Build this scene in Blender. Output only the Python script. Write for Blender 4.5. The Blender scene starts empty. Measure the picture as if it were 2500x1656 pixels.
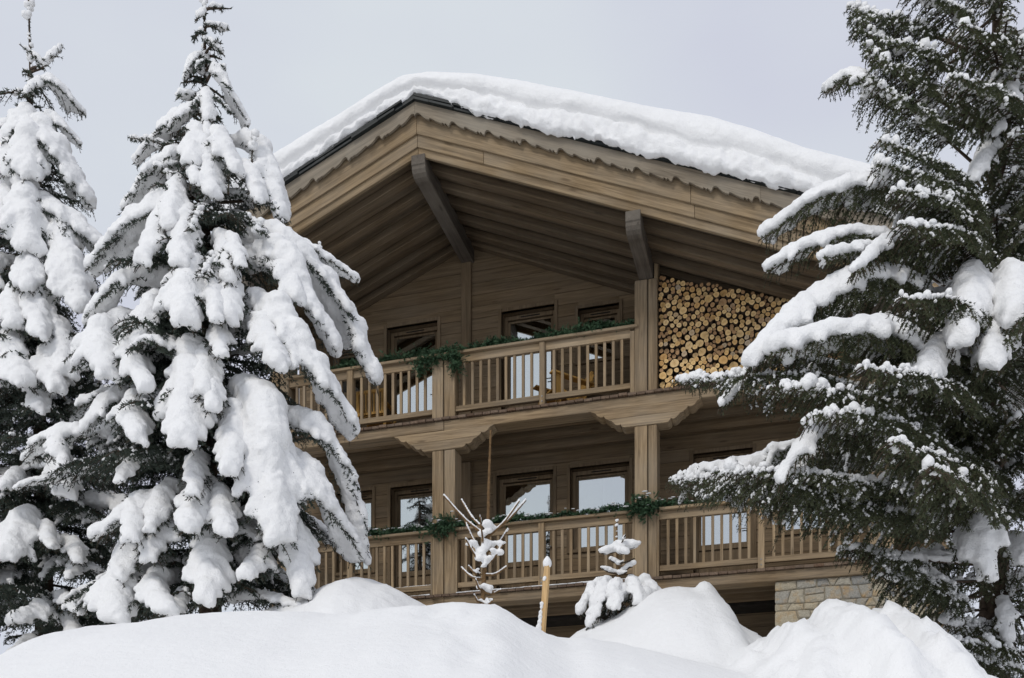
import bpy, bmesh, math, random
import numpy as np
from mathutils import Vector, Matrix, noise as mnoise

random.seed(7)
rng = np.random.default_rng(7)
scene = bpy.context.scene
col = scene.collection
R = math.radians

# ------------------------------------------------------------------ camera
F_PX, CX, HY, EYE = 2491.0, 1250.0, 2141.0, 1.7      # focal length and horizon of the photograph, in its own pixels
cam_d = bpy.data.cameras.new('camera')
cam_d.sensor_width = 36.0
cam_d.sensor_fit = 'HORIZONTAL'
cam_d.lens = F_PX / 2500 * 36
cam_d.shift_y = (HY - 828) / 2500                     # a rising-front lens: verticals stay parallel
cam_d.clip_start = 0.1
cam_d.clip_end = 5000
cam = bpy.data.objects.new('camera', cam_d)
cam.location = (0, 0, EYE)
cam.rotation_euler = (R(90), 0, 0)
col.objects.link(cam)
scene.camera = cam

# ------------------------------------------------------------------ sky and sun
SUN_TO = Vector((-0.40, -0.62, 0.68)).normalized()    # towards the veiled sun, high on the left behind the camera
world = bpy.data.worlds.new('World')
scene.world = world
world.use_nodes = True
wn, wl = world.node_tree.nodes, world.node_tree.links
wn.clear()
w_out = wn.new('ShaderNodeOutputWorld')
w_bg = wn.new('ShaderNodeBackground')
w_bg.inputs['Strength'].default_value = 0.1
w_sky = wn.new('ShaderNodeTexSky')
w_sky.sky_type = 'NISHITA'
w_sky.sun_disc = False
w_sky.sun_elevation = math.asin(SUN_TO.z)
w_sky.sun_rotation = math.atan2(SUN_TO.x, SUN_TO.y)
w_sky.altitude = 1800
w_co = wn.new('ShaderNodeTexCoord')
w_map = wn.new('ShaderNodeMapping')
w_map.inputs['Scale'].default_value = (1.0, 1.0, 2.2)
w_no = wn.new('ShaderNodeTexNoise')
w_no.inputs['Scale'].default_value = 2.2
w_no.inputs['Detail'].default_value = 4
w_no.inputs['Roughness'].default_value = 0.45
w_cr = wn.new('ShaderNodeValToRGB')
w_cr.color_ramp.elements[0].position = 0.3
w_cr.color_ramp.elements[0].color = (6.1, 6.25, 7.5, 1)
w_cr.color_ramp.elements[1].position = 0.7
w_cr.color_ramp.elements[1].color = (7.25, 7.75, 8.15, 1)
w_mx = wn.new('ShaderNodeMix')
w_mx.data_type = 'RGBA'
w_mx.inputs[0].default_value = 0.95
wl.new(w_co.outputs['Generated'], w_map.inputs['Vector'])
wl.new(w_map.outputs['Vector'], w_no.inputs['Vector'])
wl.new(w_no.outputs['Fac'], w_cr.inputs['Fac'])
wl.new(w_sky.outputs['Color'], w_mx.inputs[6])
wl.new(w_cr.outputs['Color'], w_mx.inputs[7])
wl.new(w_mx.outputs[2], w_bg.inputs['Color'])
wl.new(w_bg.outputs['Background'], w_out.inputs['Surface'])

sun_d = bpy.data.lights.new('sun', 'SUN')
sun_d.energy = 1.22
sun_d.angle = R(14)
sun_d.color = (1.0, 0.96, 0.90)
sun = bpy.data.objects.new('sun', sun_d)
sun.rotation_euler = SUN_TO.to_track_quat('Z', 'Y').to_euler()
sun.location = (-10, -10, 30)
col.objects.link(sun)

scene.view_settings.view_transform = 'Standard'
scene.view_settings.look = 'None'
scene.view_settings.exposure = 0.0
scene.view_settings.gamma = 1.0
scene.view_settings.use_curve_mapping = False

scene.cycles.max_bounces = 7
scene.cycles.diffuse_bounces = 3
scene.cycles.glossy_bounces = 3
scene.cycles.transparent_max_bounces = 8
scene.cycles.caustics_reflective = False
scene.cycles.caustics_refractive = False

# ------------------------------------------------------------------ helpers
def P(px, py, Y):
    """world point at depth Y for a pixel of the photograph"""
    return Vector(((px - CX) / F_PX * Y, Y, EYE + (HY - py) / F_PX * Y))

PHI = R(16.0)
HX, HYY = (1549 - 1250) / F_PX * 15.8, 15.8
SN, CS = math.sin(PHI), math.cos(PHI)
HM = Matrix.Translation((HX, HYY, 0)) @ Matrix.Rotation(-PHI, 4, 'Z')
def W(u, v, z):
    return HM @ Vector((u, v, z))

def tag(o, label, cat, group=None, kind=None):
    if label: o['label'] = label
    if cat: o['category'] = cat
    if group: o['group'] = group
    if kind: o['kind'] = kind
    return o

def empty(name, loc=(0, 0, 0), rz=0):
    o = bpy.data.objects.new(name, None)
    o.location = loc
    o.rotation_euler = (0, 0, rz)
    o.empty_display_size = 0.2
    col.objects.link(o)
    return o

def link(name, me, parent=None, mat=None):
    o = bpy.data.objects.new(name, me)
    if mat is not None and not me.materials:
        me.materials.append(mat)
    col.objects.link(o)
    if parent is not None:
        o.parent = parent
    return o

class MB:
    """collects simple solids; build() links them as one mesh"""
    def __init__(s):
        s.v, s.f, s.m = [], [], []
    def add(s, vs, fs, mi=0):
        b = len(s.v)
        s.v += [tuple(p) for p in vs]
        s.f += [tuple(b + i for i in f) for f in fs]
        s.m += [mi] * len(fs)
        return s
    def box(s, x0, x1, y0, y1, z0, z1, mi=0):
        vs = [(x0, y0, z0), (x1, y0, z0), (x1, y1, z0), (x0, y1, z0), (x0, y0, z1), (x1, y0, z1), (x1, y1, z1), (x0, y1, z1)]
        return s.add(vs, [(0, 3, 2, 1), (4, 5, 6, 7), (0, 1, 5, 4), (1, 2, 6, 5), (2, 3, 7, 6), (3, 0, 4, 7)], mi)
    def prism(s, poly, y0, y1, mi=0):
        """polygon of (x, z), counter-clockwise, pushed from y0 to y1"""
        n = len(poly)
        vs = [(x, y0, z) for x, z in poly] + [(x, y1, z) for x, z in poly]
        fs = [tuple(range(n)), tuple(range(2 * n - 1, n - 1, -1))]
        fs += [(i, i + n, (i + 1) % n + n, (i + 1) % n) for i in range(n)]
        return s.add(vs, fs, mi)
    def prism_x(s, poly, x0, x1, mi=0):
        """polygon of (y, z) pushed from x0 to x1"""
        n = len(poly)
        vs = [(x0, y, z) for y, z in poly] + [(x1, y, z) for y, z in poly]
        fs = [tuple(range(n - 1, -1, -1)), tuple(range(n, 2 * n))]
        fs += [(i, (i + 1) % n, (i + 1) % n + n, i + n) for i in range(n)]
        return s.add(vs, fs, mi)
    def tube(s, pts, rads, n=8, mi=0, cap=True):
        pts = [Vector(p) for p in pts]
        b = len(s.v)
        for i, p in enumerate(pts):
            t = (pts[min(i + 1, len(pts) - 1)] - pts[max(i - 1, 0)])
            t = t.normalized() if t.length > 1e-9 else Vector((0, 0, 1))
            a = Vector((1, 0, 0)) if abs(t.x) < 0.9 else Vector((0, 1, 0))
            e1 = t.cross(a).normalized(); e2 = t.cross(e1)
            for k in range(n):
                w = 2 * math.pi * k / n
                s.v.append(tuple(p + (e1 * math.cos(w) + e2 * math.sin(w)) * rads[i]))
        for i in range(len(pts) - 1):
            for k in range(n):
                s.f.append((b + i * n + k, b + i * n + (k + 1) % n, b + (i + 1) * n + (k + 1) % n, b + (i + 1) * n + k)); s.m.append(mi)
        if cap:
            s.f.append(tuple(b + k for k in range(n - 1, -1, -1))); s.m.append(mi)
            e = b + (len(pts) - 1) * n
            s.f.append(tuple(e + k for k in range(n))); s.m.append(mi)
        return s
    def mesh(s, name, mats, smooth=False):
        me = bpy.data.meshes.new(name)
        me.from_pydata(s.v, [], s.f)
        for m in (mats if isinstance(mats, (list, tuple)) else [mats]):
            me.materials.append(m)
        if any(s.m):
            me.polygons.foreach_set('material_index', s.m)
        if smooth:
            me.polygons.foreach_set('use_smooth', [True] * len(s.f))
        bm = bmesh.new(); bm.from_mesh(me)
        bmesh.ops.recalc_face_normals(bm, faces=bm.faces)
        bm.to_mesh(me); bm.free()
        me.update()
        return me
    def build(s, name, mats, parent=None, smooth=False, bevel=0.0):
        o = link(name, s.mesh(name, mats, smooth), parent)
        if bevel:
            m = o.modifiers.new('bevel', 'BEVEL'); m.width = bevel; m.segments = 2; m.limit_method = 'ANGLE'
        return o

def np_mesh(name, verts, tris, mats, smooth=False, midx=None):
    me = bpy.data.meshes.new(name)
    verts = np.asarray(verts, np.float32); tris = np.asarray(tris, np.int32)
    k = tris.shape[1]
    me.vertices.add(len(verts)); me.vertices.foreach_set('co', verts.ravel())
    me.loops.add(tris.size); me.loops.foreach_set('vertex_index', tris.ravel())
    me.polygons.add(len(tris))
    me.polygons.foreach_set('loop_start', np.arange(0, tris.size, k, dtype=np.int32))
    me.polygons.foreach_set('loop_total', np.full(len(tris), k, np.int32))
    for m in (mats if isinstance(mats, (list, tuple)) else [mats]):
        me.materials.append(m)
    if midx is not None:
        me.polygons.foreach_set('material_index', np.asarray(midx, np.int32))
    if smooth:
        me.polygons.foreach_set('use_smooth', np.ones(len(tris), bool))
    me.update(calc_edges=True)
    me.validate()
    return me

def clip(poly, a, b, c):
    """keep the side of the polygon where a*x + b*z + c >= 0"""
    out = []
    for i in range(len(poly)):
        p, q = poly[i], poly[(i + 1) % len(poly)]
        dp, dq = a * p[0] + b * p[1] + c, a * q[0] + b * q[1] + c
        if dp >= 0: out.append(p)
        if (dp >= 0) != (dq >= 0):
            t = dp / (dp - dq)
            out.append((p[0] + (q[0] - p[0]) * t, p[1] + (q[1] - p[1]) * t))
    return out

# ------------------------------------------------------------------ materials
def new_mat(name):
    m = bpy.data.materials.new(name)
    m.use_nodes = True
    nt = m.node_tree
    bs = nt.nodes['Principled BSDF']
    return m, nt, bs

def ramp(nt, fac, stops):
    r = nt.nodes.new('ShaderNodeValToRGB')
    el = r.color_ramp.elements
    while len(el) < len(stops): el.new(0.5)
    for e, (p, c) in zip(el, stops):
        e.position = p; e.color = (*c, 1)
    nt.links.new(fac, r.inputs['Fac'])
    return r.outputs['Color']

def mixc(nt, fac, a, b, mode='MIX'):
    m = nt.nodes.new('ShaderNodeMix'); m.data_type = 'RGBA'; m.blend_type = mode
    for s, v in ((0, fac), (6, a), (7, b)):
        if isinstance(v, (int, float)): m.inputs[s].default_value = v
        elif isinstance(v, tuple): m.inputs[s].default_value = (*v, 1)
        else: nt.links.new(v, m.inputs[s])
    return m.outputs[2]

def noise(nt, vec, scale, detail=3, rough=0.5, dist=0.0):
    n = nt.nodes.new('ShaderNodeTexNoise')
    n.inputs['Scale'].default_value = scale
    n.inputs['Detail'].default_value = detail
    n.inputs['Roughness'].default_value = rough
    n.inputs['Distortion'].default_value = dist
    if vec is not None: nt.links.new(vec, n.inputs['Vector'])
    return n.outputs['Fac']

def coords(nt, scale=(1, 1, 1), rnd=True, tilt=0.0):
    tc = nt.nodes.new('ShaderNodeTexCoord')
    mp = nt.nodes.new('ShaderNodeMapping')
    mp.inputs['Scale'].default_value = scale
    src = tc.outputs['Object']
    if rnd:
        oi = nt.nodes.new('ShaderNodeObjectInfo')
        ad = nt.nodes.new('ShaderNodeVectorMath'); ad.operation = 'ADD'
        mu = nt.nodes.new('ShaderNodeMath'); mu.operation = 'MULTIPLY'; mu.inputs[1].default_value = 37.0
        nt.links.new(oi.outputs['Random'], mu.inputs[0])
        nt.links.new(src, ad.inputs[0]); nt.links.new(mu.outputs[0], ad.inputs[1])
        src = ad.outputs[0]
    if tilt:
        rt_ = nt.nodes.new('ShaderNodeVectorRotate'); rt_.rotation_type = 'Y_AXIS'; rt_.inputs['Angle'].default_value = tilt
        nt.links.new(src, rt_.inputs['Vector']); src = rt_.outputs[0]
    nt.links.new(src, mp.inputs['Vector'])
    return mp.outputs['Vector'], src

def bump(nt, bs, h, strength, dist):
    b = nt.nodes.new('ShaderNodeBump')
    b.inputs['Strength'].default_value = strength
    b.inputs['Distance'].default_value = dist
    nt.links.new(h, b.inputs['Height'])
    nt.links.new(b.outputs['Normal'], bs.inputs['Normal'])

def wood(name, dark, light, axis='x', grain=0.55, grey=(0.34, 0.31, 0.255), greyamt=0.3, vary=0.5, tilt=0.0):
    m, nt, bs = new_mat(name)
    sc = {'x': (0.6, 14, 14), 'y': (14, 0.6, 14), 'z': (14, 14, 0.6)}[axis]
    v, raw = coords(nt, sc, True, tilt)
    g = noise(nt, v, 1.6, 5, 0.62, 0.6)
    c = ramp(nt, g, [(0.28, dark), (0.5, tuple((a + b) / 2 for a, b in zip(dark, light))), (0.72, light)])
    sc2 = tuple(a * 3.2 for a in sc)
    v2, _ = coords(nt, sc2, True, tilt)
    fine = noise(nt, v2, 2.0, 3, 0.6)
    c = mixc(nt, grain, c, ramp(nt, fine, [(0.3, (0.55, 0.53, 0.5)), (0.65, (1.12, 1.1, 1.08))]), 'MULTIPLY')
    big = noise(nt, raw, 1.1, 3, 0.55)
    gm = ramp(nt, big, [(0.35, (0, 0, 0)), (0.7, (greyamt, greyamt, greyamt))])
    c = mixc(nt, gm, c, grey)
    oi = nt.nodes.new('ShaderNodeObjectInfo')
    c = mixc(nt, vary, c, ramp(nt, oi.outputs['Random'], [(0, (0.62, 0.6, 0.58)), (1, (1.3, 1.28, 1.25))]), 'MULTIPLY')
    # knots
    vo = nt.nodes.new('ShaderNodeTexVoronoi'); vo.inputs['Scale'].default_value = 1.0
    ks = {'x': (1.2, 5, 5), 'y': (5, 1.2, 5), 'z': (5, 5, 1.2)}[axis]
    v3, _ = coords(nt, ks, True, tilt)
    nt.links.new(v3, vo.inputs['Vector'])
    kn = ramp(nt, vo.outputs['Distance'], [(0.05, (0.45, 0.42, 0.4)), (0.13, (1, 1, 1))])
    c = mixc(nt, 0.7, c, kn, 'MULTIPLY')
    nt.links.new(c, bs.inputs['Base Color'])
    bs.inputs['Roughness'].default_value = 0.78
    bs.inputs['Specular IOR Level'].default_value = 0.25
    bump(nt, bs, fine, 0.35, 0.006)
    return m

WD, WL = (0.155, 0.106, 0.058), (0.42, 0.308, 0.182)
TR, TL = math.atan(0.437), -math.atan(0.398)
M = {}
for ax in 'xyz':
    M['wood_' + ax] = wood('weathered_wood_' + ax, WD, WL, ax)
    M['wall_' + ax] = wood('stained_wall_wood_' + ax, (0.1, 0.07, 0.038), (0.235, 0.165, 0.095), ax, grain=0.3, greyamt=0.12, vary=0.4)
for sd_, tl_ in (('right', -TR), ('left', -TL)):
    M['grey_' + sd_] = wood('grey_weathered_board_' + sd_, (0.15, 0.124, 0.09), (0.29, 0.243, 0.18), 'x', greyamt=0.5, vary=0.2, tilt=tl_)
    M['barge_' + sd_] = wood('barge_board_wood_' + sd_, (0.14, 0.096, 0.05), (0.36, 0.262, 0.15), 'x', greyamt=0.28, vary=0.18, tilt=tl_)
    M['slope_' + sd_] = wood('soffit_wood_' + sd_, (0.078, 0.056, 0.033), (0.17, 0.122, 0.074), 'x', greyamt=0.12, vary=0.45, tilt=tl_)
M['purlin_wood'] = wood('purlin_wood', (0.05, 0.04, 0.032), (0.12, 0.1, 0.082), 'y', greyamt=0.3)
M['chair_wood'] = wood('honey_chair_wood', (0.42, 0.23, 0.06), (0.72, 0.44, 0.14), 'z', greyamt=0.0, vary=0.2)
M['stake_wood'] = wood('fresh_stake_wood', (0.42, 0.25, 0.1), (0.68, 0.47, 0.24), 'z', greyamt=0.0, vary=0.1)
M['deck_wood'] = wood('red_brown_deck', (0.07, 0.04, 0.025), (0.2, 0.13, 0.085), 'y', greyamt=0.25, vary=0.6)

def mat_snow(name, tint=(0.885, 0.885, 0.88), fine=0.85, scale=1.0):
    m, nt, bs = new_mat(name)
    v, raw = coords(nt, (1, 1, 1), rnd=False)
    n1 = noise(nt, raw, 9 * scale, 5, 0.6)
    n2 = noise(nt, raw, 70 * scale, 3, 0.6)
    c = ramp(nt, noise(nt, raw, 1.3, 3, 0.5), [(0.3, tuple(a * 0.975 for a in tint)), (0.7, tint)])
    nt.links.new(c, bs.inputs['Base Color'])
    bs.inputs['Roughness'].default_value = 0.7
    bs.inputs['Specular IOR Level'].default_value = 0.2
    ad = nt.nodes.new('ShaderNodeMath'); ad.operation = 'MULTIPLY_ADD'; ad.inputs[1].default_value = 0.35
    nt.links.new(n2, ad.inputs[0]); nt.links.new(n1, ad.inputs[2])
    bump(nt, bs, ad.outputs[0], fine, 0.03)
    return m
M['snow'] = mat_snow('snow')
M['snow_ground'] = mat_snow('ground_snow', fine=0.55, scale=1.6)

def mat_plain(name, c, rough=0.6, spec=0.3, vary=None, scale=8.0):
    m, nt, bs = new_mat(name)
    v, raw = coords(nt)
    n = noise(nt, raw, scale, 4, 0.6)
    lo = tuple(a * (0.7 if vary is None else 1 - vary) for a in c); hi = tuple(a * (1.25 if vary is None else 1 + vary) for a in c)
    nt.links.new(ramp(nt, n, [(0.3, lo), (0.7, hi)]), bs.inputs['Base Color'])
    bs.inputs['Roughness'].default_value = rough
    bs.inputs['Specular IOR Level'].default_value = spec
    return m
M['slate'] = mat_plain('dark_slate', (0.016, 0.02, 0.02), 0.55, 0.3)
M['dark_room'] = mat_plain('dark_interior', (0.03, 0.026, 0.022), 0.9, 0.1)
M['curtain'] = mat_plain('white_curtain', (0.75, 0.74, 0.72), 0.9, 0.1, 0.1)
M['curtain_grey'] = mat_plain('grey_curtain', (0.16, 0.16, 0.17), 0.9, 0.1, 0.3)
M['metal'] = mat_plain('dull_metal', (0.25, 0.24, 0.22), 0.4, 0.5)
M['mortar'] = mat_plain('mortar', (0.3, 0.265, 0.2), 0.95, 0.1, 0.25, 14)
M['bark'] = mat_plain('spruce_bark', (0.075, 0.055, 0.04), 0.9, 0.1, 0.5, 20)
M['sapling_bark'] = mat_plain('sapling_bark', (0.14, 0.085, 0.04), 0.85, 0.15, 0.4, 30)
M['plinth'] = mat_plain('plinth_render', (0.2, 0.17, 0.14), 0.9, 0.1, 0.2)

def mat_needles(name, a, b):
    m, nt, bs = new_mat(name)
    v, raw = coords(nt, rnd=False)
    c = ramp(nt, noise(nt, raw, 5.0, 3, 0.6), [(0.3, a), (0.7, b)])
    nt.links.new(c, bs.inputs['Base Color'])
    bs.inputs['Roughness'].default_value = 0.6
    bs.inputs['Specular IOR Level'].default_value = 0.25
    return m
M['needles_dark'] = mat_needles('dark_spruce_needles', (0.024, 0.034, 0.027), (0.056, 0.071, 0.052))
M['needles_olive'] = mat_needles('olive_spruce_needles', (0.036, 0.046, 0.023), (0.085, 0.094, 0.045))
M['needles_garland'] = mat_needles('garland_needles', (0.024, 0.056, 0.028), (0.07, 0.13, 0.065))

def mat_stone():
    m, nt, bs = new_mat('field_stone')
    v, raw = coords(nt)
    oi = nt.nodes.new('ShaderNodeObjectInfo')
    base = ramp(nt, oi.outputs['Random'], [(0, (0.36, 0.32, 0.24)), (0.3, (0.44, 0.38, 0.27)), (0.55, (0.36, 0.335, 0.275)), (0.8, (0.25, 0.247, 0.23)), (1, (0.45, 0.39, 0.28))])
    rust = ramp(nt, noise(nt, raw, 6, 4, 0.6), [(0.5, (0, 0, 0)), (0.72, (0.75, 0.75, 0.75))])
    c = mixc(nt, rust, base, (0.42, 0.26, 0.1))
    gr = ramp(nt, noise(nt, raw, 45, 4, 0.7), [(0.3, (0.62, 0.62, 0.62)), (0.7, (1.25, 1.25, 1.25))])
    c = mixc(nt, 0.8, c, gr, 'MULTIPLY')
    nt.links.new(c, bs.inputs['Base Color'])
    bs.inputs['Roughness'].default_value = 0.9
    bump(nt, bs, noise(nt, raw, 25, 5, 0.65), 0.6, 0.02)
    return m
M['stone'] = mat_stone()

def mat_glass():
    m = bpy.data.materials.new('coated_window_glass'); m.use_nodes = True
    nt = m.node_tree; nt.nodes.clear()
    out = nt.nodes.new('ShaderNodeOutputMaterial')
    mix = nt.nodes.new('ShaderNodeMixShader')
    tr = nt.nodes.new('ShaderNodeBsdfTransparent'); tr.inputs['Color'].default_value = (0.6, 0.63, 0.62, 1)
    gl = nt.nodes.new('ShaderNodeBsdfGlossy'); gl.inputs['Roughness'].default_value = 0.015; gl.inputs['Color'].default_value = (0.93, 0.97, 0.97, 1)
    lw = nt.nodes.new('ShaderNodeLayerWeight'); lw.inputs['Blend'].default_value = 0.3
    mp = nt.nodes.new('ShaderNodeMapRange'); mp.inputs['To Min'].default_value = 0.62; mp.inputs['To Max'].default_value = 1.0
    tc = nt.nodes.new('ShaderNodeTexCoord')
    nz = nt.nodes.new('ShaderNodeTexNoise'); nz.inputs['Scale'].default_value = 1.2
    bp = nt.nodes.new('ShaderNodeBump'); bp.inputs['Strength'].default_value = 0.03; bp.inputs['Distance'].default_value = 0.02
    nt.links.new(tc.outputs['Object'], nz.inputs['Vector']); nt.links.new(nz.outputs['Fac'], bp.inputs['Height']); nt.links.new(bp.outputs['Normal'], gl.inputs['Normal'])
    nt.links.new(lw.outputs['Fresnel'], mp.inputs['Value'])
    nt.links.new(mp.outputs['Result'], mix.inputs[0])
    nt.links.new(tr.outputs[0], mix.inputs[1]); nt.links.new(gl.outputs[0], mix.inputs[2])
    nt.links.new(mix.outputs[0], out.inputs['Surface'])
    return m
M['glass'] = mat_glass()

def mat_log_end():
    m, nt, bs = new_mat('sawn_log_end')
    v, raw = coords(nt, rnd=False)
    tc = nt.nodes.new('ShaderNodeTexCoord')
    sp = nt.nodes.new('ShaderNodeSeparateXYZ'); nt.links.new(tc.outputs['Object'], sp.inputs[0])
    cb = nt.nodes.new('ShaderNodeCombineXYZ'); nt.links.new(sp.outputs['X'], cb.inputs['X']); nt.links.new(sp.outputs['Z'], cb.inputs['Y'])
    ln = nt.nodes.new('ShaderNodeVectorMath'); ln.operation = 'LENGTH'; nt.links.new(cb.outputs[0], ln.inputs[0])
    oi = nt.nodes.new('ShaderNodeObjectInfo')
    base = ramp(nt, oi.outputs['Random'], [(0, (0.62, 0.37, 0.14)), (0.3, (0.78, 0.53, 0.23)), (0.6, (0.84, 0.61, 0.31)), (0.85, (0.72, 0.48, 0.21)), (0.96, (0.5, 0.42, 0.32)), (1, (0.56, 0.34, 0.16))])
    heart = ramp(nt, ln.outputs['Value'], [(0.0, (0.72, 0.6, 0.45)), (0.45, (1.0, 0.98, 0.95)), (0.85, (1.1, 1.1, 1.1)), (0.97, (0.75, 0.68, 0.6))])
    c = mixc(nt, 0.8, base, heart, 'MULTIPLY')
    wv = nt.nodes.new('ShaderNodeTexWave'); wv.wave_type = 'RINGS'; wv.rings_direction = 'Y'; wv.inputs['Scale'].default_value = 3.0; wv.inputs['Distortion'].default_value = 2.0
    nt.links.new(tc.outputs['Object'], wv.inputs['Vector'])
    c = mixc(nt, 0.35, c, ramp(nt, wv.outputs['Fac'], [(0.2, (0.8, 0.75, 0.68)), (0.7, (1.05, 1.05, 1.05))]), 'MULTIPLY')
    c = mixc(nt, 0.5, c, ramp(nt, noise(nt, raw, 2.5, 3, 0.6), [(0.3, (0.7, 0.65, 0.6)), (0.65, (1.1, 1.1, 1.1))]), 'MULTIPLY')
    nt.links.new(c, bs.inputs['Base Color'])
    bs.inputs['Roughness'].default_value = 0.85
    return m
M['log_end'] = mat_log_end()

# ------------------------------------------------------------------ the ground: one sheet of snow with drifts
D1 = 8.0; D2 = 10.6; D3 = 9.2; D4 = 7.4
crest1 = [(-900, 1900), (-300, 1760), (-60, 1665), (0, 1640), (60, 1600), (110, 1556), (200, 1530), (320, 1521), (440, 1501), (600, 1491), (760, 1494), (845, 1500), (900, 1490), (960, 1480), (1030, 1474), (1130, 1474), (1160, 1468), (1205, 1480), (1260, 1503), (1310, 1535), (1335, 1551), (1390, 1555), (1470, 1562), (1600, 1590), (1800, 1640), (2100, 1700), (2600, 1780), (3400, 1850)]
crest2 = [(380, 1620), (520, 1545), (620, 1500), (700, 1468), (760, 1444), (815, 1420), (860, 1409), (900, 1412), (950, 1430), (990, 1450), (1040, 1476), (1100, 1520), (1200, 1600)]
crest3 = [(1330, 1640), (1360, 1590), (1394, 1549), (1440, 1528), (1500, 1503), (1545, 1470), (1584, 1447), (1620, 1436), (1658, 1432), (1705, 1434), (1740, 1436), (1756, 1450), (1785, 1481), (1796, 1510), (1854, 1549), (1900, 1640)]
crest4 = [(1760, 1650), (1815, 1590), (1850, 1566), (1890, 1538), (1930, 1512), (1960, 1498), (2000, 1478), (2050, 1476), (2110, 1472), (2180, 1482), (2230, 1495), (2270, 1515), (2320, 1542), (2370, 1592), (2410, 1656), (2460, 1760)]
def crest(tab, X, Y):
    a = np.array(tab, float)
    x = (a[:, 0] - CX) / F_PX * Y
    z = EYE + (HY - a[:, 1]) / F_PX * Y
    return np.interp(X, x, z, left=z[0] - 0.4, right=z[-1] - 0.4)
def bx(X, Y):
    return np.interp(Y, [-400, -4, 1.5, 3.5, 6, 8, 12, 14, 18, 60, 3000], [-2, -0.1, 0.05, 0.7, 2.0, 2.95, 3.6, 3.7, 3.5, 3.5, -10])
def fbm(x, y, s, oct=4):
    return np.array([mnoise.fractal((a * s, b * s, 3.3), 1.0, 2.0, oct) for a, b in zip(x.ravel(), y.ravel())]).reshape(x.shape)
def smax(a, b, k):
    h = np.clip(0.5 + 0.5 * (a - b) / k, 0, 1)
    return b * (1 - h) + a * h + k * h * (1 - h)
gx = np.concatenate([[-900, -300, -120, -60, -30, -18, -13], np.arange(-10, -4.6, 0.12), np.arange(-4.6, 4.6, 0.04), np.arange(4.6, 10, 0.12), [12, 17, 28, 60, 120, 300, 900]])
gy = np.concatenate([[-400, -120, -40, -15, -6], np.arange(-3, 3.4, 0.25), np.arange(3.4, 9.9, 0.04), np.arange(9.9, 12.4, 0.07), np.arange(12.4, 16, 0.3), [17, 20, 26, 36, 60, 120, 300, 900, 3000]])
GX, GY = np.meshgrid(gx, gy)
def smooth_rows(z, n):
    k = np.ones(n) / n
    return np.apply_along_axis(lambda r: np.convolve(np.pad(r, n // 2, mode='edge'), k, 'valid')[:len(r)], 1, z)
def bank(tab, Yc, front, back, rough, smooth=5, lo=None, hi=None):
    """a bank whose skyline, seen from the eye, follows the noted crest"""
    zc = crest(tab, gx, Yc - 1.0)
    a = np.array(tab, float)
    d = GY - Yc
    pxx = CX + gx / (Yc - 1.0 * (front > 3.5) + 0.3 * (back < 1.5)) * F_PX
    want = np.interp(pxx, a[:, 0], a[:, 1])
    sel = (gy > Yc - 3.2) & (gy < Yc + 1.6)
    for it in range(7):
        zs = smooth_rows(zc[None, :], smooth)[0]
        zr = np.where(d < 0, zs[None, :] - (np.abs(d) / front) ** 1.8 * 3.6, zs[None, :] - (np.abs(d) / back) ** 2) + rough
        X_, Y_, Z_ = GX[sel], GY[sel], zr[sel]
        px_ = CX + X_ / Y_ * F_PX; py_ = HY - (Z_ - EYE) / Y_ * F_PX
        b = np.round(px_ / 10).astype(int)
        ok = (b > -60) & (b < 320)
        sky = np.full(400, 9999.0)
        np.minimum.at(sky, b[ok] + 70, py_[ok])
        has = sky < 9000
        got = np.interp(pxx, ((np.arange(400) - 70) * 10.0)[has], sky[has])
        err = np.clip(got - want, -120, 120)
        err[(pxx < a[0, 0]) | (pxx > a[-1, 0]) | (got > 9000)] = 0
        zc = zc + 0.8 * err / F_PX * Yc
    return zr
base = bx(GX, GY)
Z = base.copy()
near = (np.abs(GX) < 5.2) & (GY > 3) & (GY < 13)
lump = np.zeros_like(Z); lump2 = np.zeros_like(Z); soft = np.zeros_like(Z)
ii = np.where(near)
lump[ii] = fbm(GX[ii], GY[ii], 2.6, 3)
lump2[ii] = fbm(GX[ii] + 7, GY[ii], 8.0, 2)
soft[ii] = fbm(GX[ii], GY[ii] + 11, 0.8, 3)
# crumbly shoulder round the sapling and the stake
sh = np.exp(-((GX - (1215 - CX) / F_PX * D1) / 0.34) ** 2 - ((GY - D1) / 0.7) ** 2)
b1 = bank(crest1, D1, 6.0, 3.2, 0.035 * soft + 0.004 * lump2 + sh * (0.075 * lump2 + 0.035 * lump), 9)
b2 = bank(crest2, D2, 4.2, 1.6, 0.03 * lump + 0.014 * lump2, 7)
# knob on the right-hand mound
kx, ky = (1724 - CX) / F_PX * (D3 - 0.75), D3 - 0.75
b3 = bank(crest3, D3, 4.0, 1.2, 0.025 * soft + (0.012 * lump + 0.006 * lump2) * (1 + 1.5 * (GX > 1.55)), 5)
b3 += 0.055 * np.exp(-(((GX - kx) / 0.075) ** 2 + ((GY - ky) / 0.10) ** 2) ** 2)
gully = np.sin((GX * 0.9 + GY * 0.55) * 3.2 + lump * 1.1) ** 2
clod = np.maximum(lump2 - 0.12, 0) * 0.05
b4 = bank(crest4, D4, 3.8, 1.2, 0.085 * lump + 0.026 * lump2 + 0.055 * gully + clod, 5)
Z = smax(Z, b1, 0.10); Z = smax(Z, b2, 0.08); Z = smax(Z, b3, 0.06); Z = smax(Z, b4, 0.05)
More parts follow.
